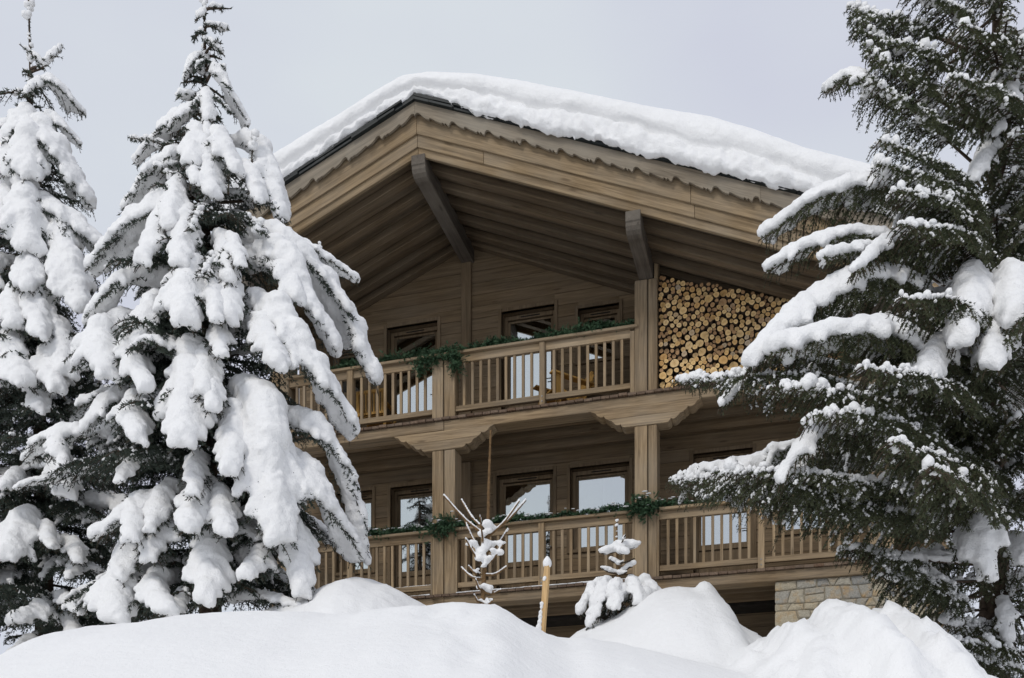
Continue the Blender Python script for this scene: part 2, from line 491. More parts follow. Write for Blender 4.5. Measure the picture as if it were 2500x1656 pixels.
# old footprints, blown half full
for k in range(9):
    t = k / 8
    px, py = 985 + (1175 - 985) * t, 1512 + (1668 - 1512) * t
    yy = 7.35 - 2.05 * t
    xx = (px - CX) / F_PX * yy + (0.05 if k % 2 else -0.05)
    Z -= 0.035 * np.exp(-((GX - xx) / 0.10) ** 2 - ((GY - yy) / 0.15) ** 2)
    Z += 0.012 * np.exp(-((GX - xx - 0.14) / 0.07) ** 2 - ((GY - yy + .05) / 0.15) ** 2)
nx, ny = len(gx), len(gy)
idx = np.arange(nx * ny).reshape(ny, nx)
quads = np.stack([idx[:-1, :-1], idx[:-1, 1:], idx[1:, 1:], idx[1:, :-1]], -1).reshape(-1, 4)
gm = np_mesh('snow_ground', np.stack([GX, GY, Z], -1).reshape(-1, 3), quads, M['snow_ground'], True)
ground = link('snow_ground', gm)
tag(ground, 'deep white snow ground heaped into drifts and ploughed banks', 'snow', kind='structure')
def ground_z(x, y):
    i = int(np.clip(np.searchsorted(gx, x), 1, nx - 1)); j = int(np.clip(np.searchsorted(gy, y), 1, ny - 1))
    return float(Z[j, i])

# ------------------------------------------------------------------ the chalet
house = empty('timber_chalet', (HX, HYY, 0), -PHI)
tag(house, 'brown timber chalet with two balconies under a wide gabled roof', 'house')
UR, SR, SL = -3.10, 0.437, 0.398
UL_END, UR_END = -6.35, 5.2
def zr(u, apex):
    return apex - (u - UR) * SR if u > UR else apex + (u - UR) * SL

DU, DL = 9.19, 6.31          # the two deck levels
VW = 1.15                    # face of the gable wall

# windows and doors: kind, u0, u1, z0, z1, glass bottom
OPEN_U = [('door', -4.62, -3.66, 9.23, 11.47), ('door', -2.49, -1.55, 9.23, 11.43), ('window', -1.14, -0.44, 10.39, 11.28), ('window', -5.75, -5.05, 10.42, 11.28)]
OPEN_L = [('window', -5.6, -4.9, 7.19, 8.62), ('door', -4.55, -3.56, 6.35, 8.62), ('door', -2.58, -1.57, 6.35, 8.62), ('window', -1.28, -0.27, 7.22, 8.61), ('door', 0.785, 1.73, 6.35, 8.61), ('window', 2.13, 2.95, 7.2, 8.57)]

def wall_rows(u0, u1, z0, z1, v, opens, apex=None, row=0.205, cut=()):
    back = MB()
    z = z0
    while z < z1 - 0.01:
        t = min(z + row, z1)
        spans = [(u0, u1)]
        for (_, a, b, c, d) in opens:
            if c < t - 0.001 and d > z + 0.001:
                nxt = []
                for (p, q) in spans:
                    if b <= p or a >= q: nxt.append((p, q)); continue
                    if a > p: nxt.append((p, a))
                    if b < q: nxt.append((b, q))
                spans = nxt
        for (p, q) in spans:
            pieces = []
            for (za, zb) in partial(p, q, z, t, opens):
                pieces.append((za, zb))
            for (za, zb) in pieces:
                poly = [(p, za + 0.003), (q, za + 0.003), (q, zb - 0.004), (p, zb - 0.004)]
                bk = [(p, za), (q, za), (q, zb), (p, zb)]
                if apex is not None:
                    for pl in (0, 1):
                        if pl == 0: a_, b_, c_ = -SR, -1, apex + UR * SR
                        else: a_, b_, c_ = SL, -1, apex - UR * SL
                        poly = clip(poly, a_, b_, c_) if poly else poly
                        bk = clip(bk, a_, b_, c_) if bk else bk
                if len(poly) >= 3:
                    MB().prism(poly, v + random.uniform(-0.002, 0.003), v + 0.03).build('wall_board', M['wall_x'], house)
                if len(bk) >= 3:
                    back.prism(bk, v + 0.022, v + 0.06)
        # slivers above and below openings inside this row
        for (_, a, b, c, d) in opens:
            for (za, zb) in ((z, c), (d, t)):
                if za < zb - 0.012 and c < t - 0.001 and d > z + 0.001 and za >= z - 1e-6 and zb <= t + 1e-6:
                    MB().prism([(a, za), (b, za), (b, zb), (a, zb)], v, v + 0.03).build('wall_board', M['wall_x'], house)
                    back.prism([(a, za), (b, za), (b, zb), (a, zb)], v + 0.022, v + 0.06)
        z = t
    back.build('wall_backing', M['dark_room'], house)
def partial(p, q, z, t, opens):
    return [(z, t)]

wall_rows(-6.2, 0.30, DU - 0.05, 12.76, VW, OPEN_U, apex=12.75)
wall_rows(-6.2, 4.4, DL - 0.05, 8.95, VW, OPEN_L)
wall_rows(-6.2, 2.3, 3.2, 6.1, VW + 0.6, [])

def opening(kind, a, b, c, d, lower, sash_open=False, curtain=None):
    root = MB()
    v = VW
    f = 0.065
    vp = v + 0.19
    # sash frame is the part itself
    rail = 0.09
    gz = c + rail
    if kind == 'door': gz = (7.16 if lower else 9.985)
    root.box(a + 0.002, a + f, vp - 0.03, vp + 0.04, c, d - 0.002)
    root.box(b - f, b - 0.002, vp - 0.03, vp + 0.04, c, d - 0.002)
    root.box(a + f, b - f, vp - 0.03, vp + 0.04, d - 0.07, d - 0.002)
    root.box(a + f, b - f, vp - 0.03, vp + 0.04, gz - rail, gz)
    # inner sash lip
    root.box(a + f, a + f + 0.045, vp - 0.012, vp + 0.03, gz, d - 0.09)
    root.box(b - f - 0.045, b - f, vp - 0.012, vp + 0.03, gz, d - 0.09)
    root.box(a + f + 0.045, b - f - 0.045, vp - 0.012, vp + 0.03, d - 0.125, d - 0.09)
    o = root.build(kind, M['wall_z'], house, bevel=0.006)
    # casing round the opening
    cs = MB(); w = 0.055
    cs.box(a - w, a, v - 0.022, vp - 0.03, c - (0.0 if kind == 'door' else w), d + w)
    cs.box(b, b + w, v - 0.022, vp - 0.03, c - (0.0 if kind == 'door' else w), d + w)
    cs.box(a, b, v - 0.022, vp - 0.03, d, d + w)
    if kind == 'window': cs.box(a, b, v - 0.03, vp - 0.03, c - w, c)
    cs.build('casing', M['wall_z'], o, bevel=0.005)
    g = MB().box(a + f + 0.04, b - f - 0.04, vp + 0.004, vp + 0.010, gz - 0.01, d - 0.12)
    g.build('pane', M['glass'], o)
    if kind == 'door':
        MB().box(a + f, b - f, vp - 0.008, vp + 0.03, c, gz - rail).build('panel', M['wall_z'], o)
        h = MB().tube([(b - f - 0.022, vp - 0.055, c + 1.02), (b - f - 0.12, vp - 0.055, c + 1.02)], [0.009, 0.009], 8)
        h.tube([(b - f - 0.022, vp - 0.055, c + 1.02), (b - f - 0.022, vp - 0.01, c + 1.02)], [0.012, 0.014], 8)
        h.build('handle', M['metal'], o)
    # vent slot over the glass
    MB().box((a + b) / 2 - 0.17, (a + b) / 2 + 0.17, vp - 0.038, vp - 0.03, d - 0.05, d - 0.032).build('vent', M['dark_room'], o)
    if curtain:
        for (s0, s1, mat) in curtain:
            n = 26
            cu0 = a + (b - a) * s0; cu1 = a + (b - a) * s1
            vs, fs = [], []
            for k in range(n + 1):
                uu = cu0 + (cu1 - cu0) * k / n
                vv = vp + 0.12 + 0.022 * math.sin(k * 1.9) + 0.008 * math.sin(k * 0.7)
                vs += [(uu, vv, gz - 0.3), (uu, vv, d - 0.05)]
            for k in range(n): fs.append((2 * k, 2 * k + 2, 2 * k + 3, 2 * k + 1))
            c_ = MB().add(vs, fs)
            co = c_.build('curtain', mat, o, smooth=True)
            sm = co.modifiers.new('thick', 'SOLIDIFY'); sm.thickness = 0.004
    return o
cw, cg = M['curtain'], M['curtain_grey']
opening(*OPEN_U[0], False)
opening(*OPEN_U[1], False, curtain=[(0.1, 0.17, cg)])
opening(*OPEN_U[2], False, curtain=[(0.62, 0.92, cw)])
opening(*OPEN_U[3], False, curtain=[(0.6, 0.9, cg)])
opening(*OPEN_L[0], True)
opening(*OPEN_L[1], True, curtain=[(0.08, 0.16, cg)])
opening(*OPEN_L[2], True, curtain=[(0.08, 0.36, cw)])
opening(*OPEN_L[3], True, curtain=[(0.5, 0.92, cw)])
opening(*OPEN_L[4], True, curtain=[(0.7, 0.95, cw)])
opening(*OPEN_L[5], True, curtain=[(0.08, 0.4, cw)])
# the dark rooms behind
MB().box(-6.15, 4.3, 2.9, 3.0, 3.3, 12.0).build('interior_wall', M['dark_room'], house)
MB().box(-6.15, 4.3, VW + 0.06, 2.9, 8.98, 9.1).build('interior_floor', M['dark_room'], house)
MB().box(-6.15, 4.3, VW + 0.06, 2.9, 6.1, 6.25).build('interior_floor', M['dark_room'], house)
# outer side and rear walls
MB().box(-6.35, -6.2, VW, 9.0, 3.0, 11.4).build('wall', M['wall_y'], house)
MB().box(4.4, 4.55, 0.2, 9.0, 3.0, 9.35).build('wall', M['wall_y'], house)
MB().prism([(-6.2, 3.0), (4.4, 3.0), (4.4, 9.4), (UR, 12.65), (-6.2, 11.35)], 8.85, 9.0).build('wall', M['wall_x'], house)

# wall posts behind the ridge and the front posts
MB().box(-3.21, -3.03, VW - 0.05, VW + 0.02, DU - 0.04, 12.5).build('wall_post', M['wall_z'], house, bevel=0.008)
MB().box(-3.22, -3.04, VW - 0.05, VW + 0.02, DL - 0.04, 8.9).build('wall_post', M['wall_z'], house, bevel=0.008)
MB().box(0.12, 0.36, 0.33, VW + 0.05, DU, 11.5).build('side_wall', M['wall_y'], house)
MB().box(3.36, 3.5, 0.12, VW + 0.05, DU, 10.1).build('side_wall', M['wall_y'], house)
MB().box(0.36, 3.36, 0.62, 0.7, DU, 11.4).build('woodpile_back_wall', M['wall_x'], house)

# posts: each a pair of timbers with a dark shrinkage gap
def post(u0, ug, u1, z0, z1, v0=0.0, v1=0.34):
    g = 0.007
    for a, b, dv in ((u0, ug - g, 0.0), (ug + g, u1, 0.004)):
        MB().box(a, b, v0 + dv, v1, z0, z1).build('post', M['wood_z'], house, bevel=0.012)
    MB().box(ug - g - 0.004, ug + g + 0.004, v0 + 0.03, v1 - 0.02, z0 + 0.01, z1 - 0.01).build('post_gap', M['dark_room'], house)
post(-3.335, -3.135, -2.94, 6.125, 8.675)
post(0.0, 0.205, 0.35, 6.125, 8.675)
post(0.0, 0.205, 0.35, DU, 10.93)
MB().box(0.30, 0.352, 0.02, 0.34, 10.935, 11.33).build('post_board', M['wood_z'], house, bevel=0.006)
post(3.42, 3.6, 3.78, 6.125, 8.675)
post(3.42, 3.6, 3.78, DU, 9.9)
post(-3.335, -3.135, -2.94, DU, 10.16, -0.01, 0.2)
# left end posts, mostly behind the spruce
post(-6.3, -6.12, -5.95, 6.125, 8.675)
post(-6.3, -6.12, -5.95, DU, 11.0)
# wider lower boxes of the posts at the lower railing
for a, b in ((-3.36, -3.335), (0.35, 0.378)):
    MB().box(a, b, -0.006, 0.2, DL, 7.30).build('half_newel', M['wood_z'], house, bevel=0.004)
MB().box(-2.94, -2.905, 0.0, 0.18, DL, 7.30).build('half_newel', M['wood_z'], house, bevel=0.004)
MB().box(-0.035, 0.0, 0.0, 0.18, DL, 7.30).build('half_newel', M['wood_z'], house, bevel=0.004)
MB().box(-0.07, 0.0, -0.004, 0.18, DU, 10.16).build('half_newel', M['wood_z'], house, bevel=0.004)

# beams and carved corbels
MB().box(-6.4, -3.135, 0.0, 0.3, 8.995, 9.148).build('beam', M['wood_x'], house, bevel=0.012)
MB().box(-3.129, 4.3, 0.0, 0.3, 8.985, 9.148).build('beam', M['wood_x'], house, bevel=0.012)
MB().box(-6.4, -3.135, 0.0, 0.3, 6.12, 6.268).build('beam', M['wood_x'], house, bevel=0.012)
MB().box(-3.129, 4.3, 0.0, 0.3, 6.12, 6.268).build('beam', M['wood_x'], house, bevel=0.012)
def ogee(x0, z0, x1, z1):
    """carved end from upper outer corner (x0, z0) to lower inner (x1, z1): lip, hollow, cusp, round"""
    pr = [(0.0, 0.0), (0.0, 0.10), (0.10, 0.13), (0.22, 0.22), (0.31, 0.36), (0.36, 0.5), (0.45, 0.62), (0.57, 0.70), (0.70, 0.70), (0.77, 0.62), (0.79, 0.74), (0.86, 0.88), (0.93, 0.96), (1.0, 1.0)]
    return [(x0 + (x1 - x0) * a, z0 + (z1 - z0) * b) for a, b in pr]
def corbel(uc):
    for half, top, bot, dv in ((0.858, 8.985, 8.828, 0.0), (0.585, 8.826, 8.675, 0.0)):
        run = 0.27 if half > 0.7 else 0.255
        left = ogee(uc - half, top, uc - half + run, bot)
        right = [(2 * uc - x, z) for x, z in left]
        poly = left + right[::-1]
        MB().prism(poly, -0.012, 0.26).build('corbel', M['wood_x'], house, bevel=0.006)
corbel(-3.137); corbel(0.172); corbel(3.6)

# decks, plank by plank, ends showing over the beams
pm = MB().box(-0.0645, 0.0645, -0.045, 1.16, -0.038, 0.0).mesh('deck_plank', M['deck_wood'])
for lvl in (DU, DL):
    for k in range(int(9.8 / 0.1385)):
        u = -6.2 + k * 0.1385 + 0.07
        if u > 3.6: break
        o = link('deck_plank', pm, house)
        o.location = (u, random.uniform(-0.012, 0.012), lvl + random.uniform(-0.004, 0.003))
# joists under the upper deck and a boarded ceiling
for v, h in ((0.42, 0.11), (0.78, 0.13), (1.08, 0.2)):
    MB().box(-6.2, 4.3, v - 0.05, v + 0.05, 9.13 - h, 9.135).build('joist', M['wall_x'], house, bevel=0.008)
MB().box(-6.2, 4.3, 0.3, VW, 9.136, 9.149).build('ceiling_boards', M['wall_x'], house)
for v, h in ((0.55, 0.12), (1.0, 0.14), (1.5, 0.14)):
    MB().box(-6.2, 4.3, v - 0.05, v + 0.05, 6.25 - h, 6.255).build('joist', M['wall_x'], house)

# railings
def railing(u0, u1, lvl, zt, newels=()):
    MB().box(u0, u1, 0.03, 0.10, zt - 0.17, zt - 0.045).build('top_rail', M['wood_x'], house, bevel=0.006)
    MB().box(u0, u1, 0.03, 0.10, lvl + 0.10, lvl + 0.185).build('bottom_rail', M['wood_x'], house, bevel=0.006)
    h0, h1 = lvl + 0.185, zt - 0.17
    bmh = MB().box(-0.021, 0.021, 0.044, 0.086, h0, h1).mesh('baluster', M['wood_z'])
    for (a, b) in newels:
        MB().box(a, b, -0.012, 0.12, lvl - 0.01, zt - 0.045).build('newel', M['wood_z'], house, bevel=0.006)
        for zz in (lvl + 0.06, lvl + 0.14):
            MB().tube([((a + b) / 2, -0.02, zz), ((a + b) / 2, -0.01, zz)], [0.012, 0.012], 8).build('bolt', M['metal'], house)
    stops = [u0] + [x for p in newels for x in p] + [u1]
    for i in range(0, len(stops), 2):
        a, b = stops[i], stops[i + 1]
        n = max(1, round((b - a) / 0.1385) - 1)
        for k in range(n):
            o = link('baluster', bmh, house)
            o.location = (a + (b - a) * (k + 1) / (n + 1), random.uniform(-0.004, 0.004), 0)
ZT_U, ZT_L = 10.245, 7.375
railing(-5.95, -3.335, DU, ZT_U, [(-4.857, -4.755)])
railing(-2.94, -0.07, DU, ZT_U, [(-1.52, -1.43)])
railing(-5.95, -3.36, DL, ZT_L, [(-4.857, -4.755)])
railing(-2.905, -0.035, DL, ZT_L, [(-1.535, -1.44)])
railing(0.378, 3.42, DL, ZT_L, [(1.862, 1.955)])
MB().box(-6.0, 0.055, -0.035, 0.17, ZT_U - 0.045, ZT_U).build('handrail', M['wood_x'], house, bevel=0.008)
MB().box(-6.0, -0.04, -0.035, 0.17, ZT_L - 0.045, ZT_L).build('handrail', M['wood_x'], house, bevel=0.008)
MB().box(0.385, 3.42, -0.035, 0.17, ZT_L - 0.045, ZT_L).build('handrail', M['wood_x'], house, bevel=0.008)
MB().box(-3.335, -2.94, -0.012, 0.0, 7.30, ZT_L - 0.05).build('post_cap', M['wood_x'], house)

# ---- roof
def strip(u0, u1, top, bot):
    """sloping board on one side of the ridge, vertical cuts"""
    return [(u0, zr(u0, bot)), (u1, zr(u1, bot)), (u1, zr(u1, top)), (u0, zr(u0, top))]
EPS = 0.0015
sides = ((UL_END, UR - EPS), (UR + EPS, UR_END))
def split_runs(a, b, cuts):
    p = [a] + [c for c in cuts if a < c < b] + [b]
    return [(p[i] + (0.0015 if i else 0), p[i + 1] - (0.0015 if i < len(p) - 2 else 0)) for i in range(len(p) - 1)]
for (a, b) in sides:
    sdn = 'right' if a > UR else 'left'
    for (p, q) in split_runs(a, b, [1.0]):
        MB().prism(strip(p, q, 13.25, 12.925), -1.295, -1.235).build('barge_board', M['barge_' + sdn], house, bevel=0.008)
    for (p, q) in split_runs(a, b, [-2.05, 1.05]):
        MB().prism(strip(p, q, 12.95, 12.75), -1.262, -1.215).build('barge_board', M['barge_' + sdn], house, bevel=0.008)
    for (p, q) in split_runs(a, b, [2.6]):
        MB().prism(strip(p, q, 12.77, 12.635), -1.232, -1.18).build('barge_board', M['barge_' + sdn], house, bevel=0.008)
    # scalloped fretwork board
    pat = [(0.0, 0.0), (0.012, 0.026), (0.05, 0.046), (0.10, 0.052), (0.15, 0.046), (0.20, 0.03), (0.26, 0.016), (0.33, 0.008), (0.41, 0.004), (0.425, 0.022), (0.47, 0.026), (0.52, 0.02), (0.6, 0.01), (0.7, 0.002), (0.78, -0.004), (0.79, 0.012), (0.83, 0.006), (0.87, -0.004), (0.88, 0.012), (0.92, 0.004), (0.96, -0.012)]
    per = 0.55
    for (p, q) in split_runs(a, b, [1.95] if a > UR else []):
        low = []
        sgn = 1 if a > UR else -1
        lo, hi = (p - UR, q - UR) if sgn > 0 else (UR - q, UR - p)
        k = int(lo / per)
        pts = []
        while k * per < hi:
            pts += [((k + t) * per, dz) for t, dz in pat]
            k += 1
        pts = [(x, dz) for x, dz in pts if lo + 0.004 < x < hi - 0.004]
        pts = [(lo, 0.0)] + pts + [(hi, 0.0)]
        low = [(UR + sgn * x, zr(UR + sgn * x, 13.125) + dz * 1.35) for x, dz in pts]
        if sgn < 0: low = low[::-1]
        poly = low + [(low[-1][0], zr(low[-1][0], 13.352)), (low[0][0], zr(low[0][0], 13.352))]
        MB().prism(poly, -1.375, -1.335).build('fretwork_board', M['grey_' + sdn], house)
    # packing batten between fretwork and barge board, and the roof deck above the rafters
    MB().prism(strip(a, b, 13.345, 13.22), -1.335, -1.20).build('batten', M['wood_x'], house)
    MB().prism(strip(a, b, 13.33, 12.86), -1.2, 9.3).build('roof_deck', M['wall_y'], house)
    # soffit boards and rafters, both along the slope
    nb = 14
    for k in range(nb):
        v0 = -1.17 + k * (VW + 1.17) / nb
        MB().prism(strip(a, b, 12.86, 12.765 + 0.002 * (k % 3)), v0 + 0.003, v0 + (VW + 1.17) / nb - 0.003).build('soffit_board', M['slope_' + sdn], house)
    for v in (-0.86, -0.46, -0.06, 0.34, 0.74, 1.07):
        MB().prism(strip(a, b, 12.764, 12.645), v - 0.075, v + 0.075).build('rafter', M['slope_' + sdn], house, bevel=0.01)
# purlins with carved noses
def purlin(u0, u1, zb, zt):
    prof = [(-1.252, zt), (-1.252, zb + 0.13), (-1.235, zb + 0.115), (-1.232, zb + 0.07), (-1.2, zb + 0.02), (-1.14, zb - 0.012), (-1.06, zb - 0.02), (-0.99, zb - 0.012), (-0.985, zb + 0.0), (-0.97, zb), (VW + 0.3, zb), (VW + 0.3, zt)]
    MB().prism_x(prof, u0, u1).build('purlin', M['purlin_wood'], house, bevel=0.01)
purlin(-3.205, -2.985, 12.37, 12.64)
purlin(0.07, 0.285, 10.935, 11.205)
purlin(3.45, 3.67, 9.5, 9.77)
purlin(-6.2, -6.0, 11.1, 11.4)

# slates along the verge
for (a, b) in sides:
    sgn = 1 if a > UR else -1
    L = abs(b - a)
    for layer in range(2):
        x = 0.0 - layer * 0.13
        while x < L:
            w = random.uniform(0.24, 0.46)
            x0, x1 = max(x, 0.002), min(x + w - 0.008, L)
            if x1 - x0 > 0.05:
                ua, ub = UR + sgn * x0, UR + sgn * x1
                if sgn < 0: ua, ub = ub, ua
                base_ = 13.354 + layer * 0.05
                tilt = random.uniform(0.0, 0.012)
                th = random.uniform(0.03, 0.044)
                za, zb = zr(ua, base_), zr(ub, base_)
                up, dn = (tilt, 0) if sgn < 0 else (0, tilt)
                poly = [(ua, za + up * 0), (ub, zb), (ub, zb + th + dn * 0), (ua, za + th)]
                MB().prism(poly, -1.40 - random.uniform(0, 0.05) - 0.012 * layer, -0.9).build('slate', M['slate'], house)
            x += w
# stone plinth: mortar core and single stones
sw0, sw1, sz0, sz1 = 2.10, 4.35, 3.2, 6.118
plinth = MB().box(sw0 + 0.015, sw1, 0.075, 0.9, sz0, sz1).build('stone_wall', M['mortar'], house)
rs = random.Random(21)
def course(k, zk, u):
    return zk + 0.032 * mnoise.noise((u * 3.1, k * 7.7, 0.5)) + 0.015 * mnoise.noise((u * 9.0, k * 3.3, 2.5))
polys = []
zt_ = sz1
k_row = 0
while zt_ > 4.9:
    zb_ = zt_ - rs.uniform(0.11, 0.23)
    f_top = (lambda u, k=k_row, z=zt_: min(sz1, course(k, z, u)) if k else sz1)
    f_bot = (lambda u, k=k_row + 1, z=zb_: course(k, z, u))
    u_ = sw0; lean = 0.0
    while u_ < sw1 - 0.03:
        w_ = rs.uniform(0.10, 0.22) if rs.random() < 0.45 else rs.uniform(0.2, 0.38)
        u2 = min(sw1, u_ + w_); l2 = 0.0 if u2 >= sw1 else rs.uniform(-0.035, 0.035)
        um = (u_ + u2) / 2 + rs.uniform(-0.03, 0.03)
        zm = (f_top(u2) + f_bot(u2)) / 2
        full = [(u_ - lean, f_bot(u_)), (um, f_bot(um)), (u2 - l2, f_bot(u2)), (u2 + rs.uniform(-0.006, 0.006), zm), (u2 + l2, f_top(u2)), (um, f_top(um)), (u_ + lean, f_top(u_))]
        if zt_ - zb_ > 0.17 and rs.random() < 0.3:      # a tall gap filled with two thinner stones
            zs = 0.5 + rs.uniform(-0.12, 0.12)
            la = (u_, f_bot(u_) * (1 - zs) + f_top(u_) * zs); lb = (u2, f_bot(u2) * (1 - zs) + f_top(u2) * zs + rs.uniform(-0.02, 0.02))
            polys.append([full[0], full[1], full[2], lb, la]); polys.append([la, lb, full[4], full[5], full[6]])
        else:
            polys.append(full)
        u_ = u2; lean = l2
    zt_ = zb_; k_row += 1
for poly in polys:
    cx_ = sum(x for x, _ in poly) / len(poly); cz_ = sum(z for _, z in poly) / len(poly)
    def shrink(pl, d):
        o_ = []
        for x, z in pl:
            L_ = math.hypot(x - cx_, z - cz_)
            o_.append((cx_ + (x - cx_) * max(0.2, 1 - d / L_), cz_ + (z - cz_) * max(0.2, 1 - d / L_)))
        return o_
    # round the corners once
    rp = []
    for k in range(len(poly)):
        x0, z0 = poly[k - 1]; x1, z1 = poly[k]; x2, z2 = poly[(k + 1) % len(poly)]
        rp += [(x1 * 0.88 + x0 * 0.12, z1 * 0.88 + z0 * 0.12), (x1 * 0.88 + x2 * 0.12, z1 * 0.88 + z2 * 0.12)]
    o1, o2 = shrink(rp, 0.008), shrink(rp, 0.028)
    pr = rs.uniform(0.012, 0.032)
    n = len(rp)
    jit = lambda: rs.uniform(-0.007, 0.007)
    vs = [(x, 0.09, z) for x, z in o1] + [(x, 0.075 - pr * 0.55, z) for x, z in o1] + [(x, 0.075 - pr + jit(), z) for x, z in o2] + [(cx_, 0.07 - pr, cz_)]
    fs = [(k, (k + 1) % n, n + (k + 1) % n, n + k) for k in range(n)] + [(n + k, n + (k + 1) % n, 2 * n + (k + 1) % n, 2 * n + k) for k in range(n)] + [(2 * n + k, 2 * n + (k + 1) % n, 3 * n) for k in range(n)]
    MB().add(vs, fs).build('stone', M['stone'], plinth, smooth=False)
MB().box(-6.3, 4.4, VW + 0.7, 8.8, 2.0, 3.4).build('foundation', M['plinth'], house)

# ------------------------------------------------------------------ snow on the roof
sil = [(560, 400), (612, 366), (700, 311), (800, 251), (870, 206), (930, 173), (990, 165), (1100, 170), (1200, 185), (1350, 214), (1500, 245), (1640, 268), (1750, 300), (1860, 340), (1960, 365), (2040, 386), (2150, 420), (2300, 470)]
su, sz = [], []
for (x, y) in sil:
    px, py = x * 1.0562, y * 1.0562
    r = (px - CX) / F_PX
    t = (-1.40 + HX * SN + HYY * CS) / (r * SN + CS)
    su.append((r * t - HX) * CS - (t - HYY) * SN); sz.append(EYE + (HY - py) / F_PX * t)
us = np.arange(UL_END - 0.1, UR_END + 0.1, 0.026)
ztop = np.interp(us, su, sz)
k_ = np.ones(11) / 11
ztop = np.convolve(np.pad(ztop, 5, mode='edge'), k_, 'valid')
zbot = np.array([zr(u, 13.354 + 0.095) for u in us])
ztop = zbot + (ztop - zbot) / 0.76
prof = [(-1.05, 0.0, 0), (-1.36, 0.0, 1), (-1.43, 0.03, 1), (-1.465, 0.10, 1), (-1.46, 0.18, 1), (-1.43, 0.25, 1), (-1.405, 0.30, .6), (-1.42, 0.345, .5), (-1.465, 0.40, .4), (-1.485, 0.48, .3), (-1.475, 0.58, .25), (-1.435, 0.70, .2), (-1.37, 0.80, .15), (-1.27, 0.89, .1), (-1.12, 0.95, .06), (-0.9, 0.985, .04), (-0.55, 1.0, .03), (0.0, 1.0, .03), (0.8, 1.0, .03), (2.2, 1.0, .03), (5.0, 0.98, .03), (8.8, 0.93, .0), (9.35, 0.6, 0), (9.4, 0.1, 0), (9.2, 0.0, 0)]
# resample the profile finely
pv = np.array([p[0] for p in prof]); ph = np.array([p[1] for p in prof]); pw = np.array([p[2] for p in prof])
tt = np.arange(len(prof)); tf = np.concatenate([np.arange(0, 14, 0.34), np.arange(14, len(prof) - 0.99, 0.5)])
pv, ph, pw = np.interp(tf, tt, pv), np.interp(tf, tt, ph), np.interp(tf, tt, pw)
verts = np.zeros((len(us), len(tf), 3))
for i, u in enumerate(us):
    th = ztop[i] - zbot[i]
    low = 1.0 + 0.5 * mnoise.noise((u * 0.8, 1.7, 0)) + 0.25 * mnoise.noise((u * 2.7, 4.7, 0))   # thickness of the crumbly lower layer
    out = 0.05 * mnoise.noise((u * 0.7, 9.1, 0)) + 0.02 * mnoise.noise((u * 2.0, 3.1, 0))
    drip = max(0.0, mnoise.noise((u * 1.3, 21.0, 0)) + 0.1) * 0.09 + max(0.0, mnoise.noise((u * 5.0, 23.0, 0))) * 0.05 + max(0.0, mnoise.noise((u * 13.0, 25.0, 0)) - 0.1) * 0.06
    for j in range(len(tf)):
        h = ph[j]
        hh = h * low if h < 0.3 else (0.3 * low + (h - 0.3) * (1 - 0.3 * low) / 0.7)
        v = pv[j] + (out if pv[j] < -0.9 else 0)
        n = mnoise.fractal((u * 5.5, pv[j] * 5.5, hh * 5.5), 1.0, 2.0, 4) * pw[j] * 0.05
        n2 = mnoise.noise((u * 1.1, pv[j] * 1.1, 5.0)) * 0.03 * (h > 0.5)
        z = zbot[i] + th * hh + n2 + n * 0.7
        if h < 0.26 and j > 0 and pv[j] < -1.3:
            rs_ = min(1.0, max(0.0, (u + 2.9) / 1.2))
            z -= (drip + 0.085 * rs_) * (1 - h / 0.26)
            v -= 0.075 * rs_ * (1 - 0.5 * h / 0.26)
        verts[i, j] = (u, v - n, z)
# lift the skyline of the snow to where it is seen
wv_ = np.array([tuple(HM @ Vector(p)) for p in verts.reshape(-1, 3)])
px_ = CX + wv_[:, 0] / wv_[:, 1] * F_PX; py_ = HY - (wv_[:, 2] - EYE) / wv_[:, 1] * F_PX
sky_ = np.full(400, 9999.0); b_ = np.clip(np.round(px_ / 10).astype(int) + 60, 0, 399)
np.minimum.at(sky_, b_, py_)
sx_ = (np.arange(400) - 60) * 10.0
good = sky_ < 9000
for i, u in enumerate(us):
    w0 = HM @ Vector((u, -1.4, ztop[i]))
    p0 = CX + w0.x / w0.y * F_PX
    want = np.interp(p0, [a * 1.0562 for a, _ in sil], [b * 1.0562 for _, b in sil])
    got = np.interp(p0, sx_[good], sky_[good])
    verts[i, :, 2] += np.clip((got - want) / F_PX * w0.y, -0.2, 0.3) * np.clip((ph - 0.15) / 0.6, 0, 1)
nu_, nt_ = verts.shape[:2]
idx = np.arange(nu_ * nt_).reshape(nu_, nt_)
q = np.stack([idx[:-1, :-1], idx[1:, :-1], idx[1:, 1:], idx[:-1, 1:]], -1).reshape(-1, 4)
me = np_mesh('roof_snow', verts.reshape(-1, 3), q, M['snow'], True)
bm = bmesh.new(); bm.from_mesh(me)
bmesh.ops.holes_fill(bm, edges=[e for e in bm.edges if e.is_boundary], sides=0)
bmesh.ops.recalc_face_normals(bm, faces=bm.faces); bm.to_mesh(me); bm.free()
rsn = link('roof_snow', me)
rsn.matrix_world = HM
tag(rsn, 'thick white blanket of snow lying on the chalet roof', 'snow')

# small icicles of crusted snow hanging from the roof edge
icm = MB().tube([(0, 0, 0.03), (0.006, 0, -0.03), (0.0, 0, -0.09), (0.002, 0, -0.13)], [0.05, 0.042, 0.024, 0.004], 9).mesh('icicle', M['snow'], True)
for uu, lab in ((-0.63, 'short snowy icicle hanging from the roof edge above the ridge side of the fretwork'),):
    o = link('icicle', icm); o.matrix_world = HM @ Matrix.Translation((uu, -1.43, zr(uu, 13.354 + 0.10)))
    tag(o, 'short snowy icicle hanging from the right slope of the roof edge', 'icicle')

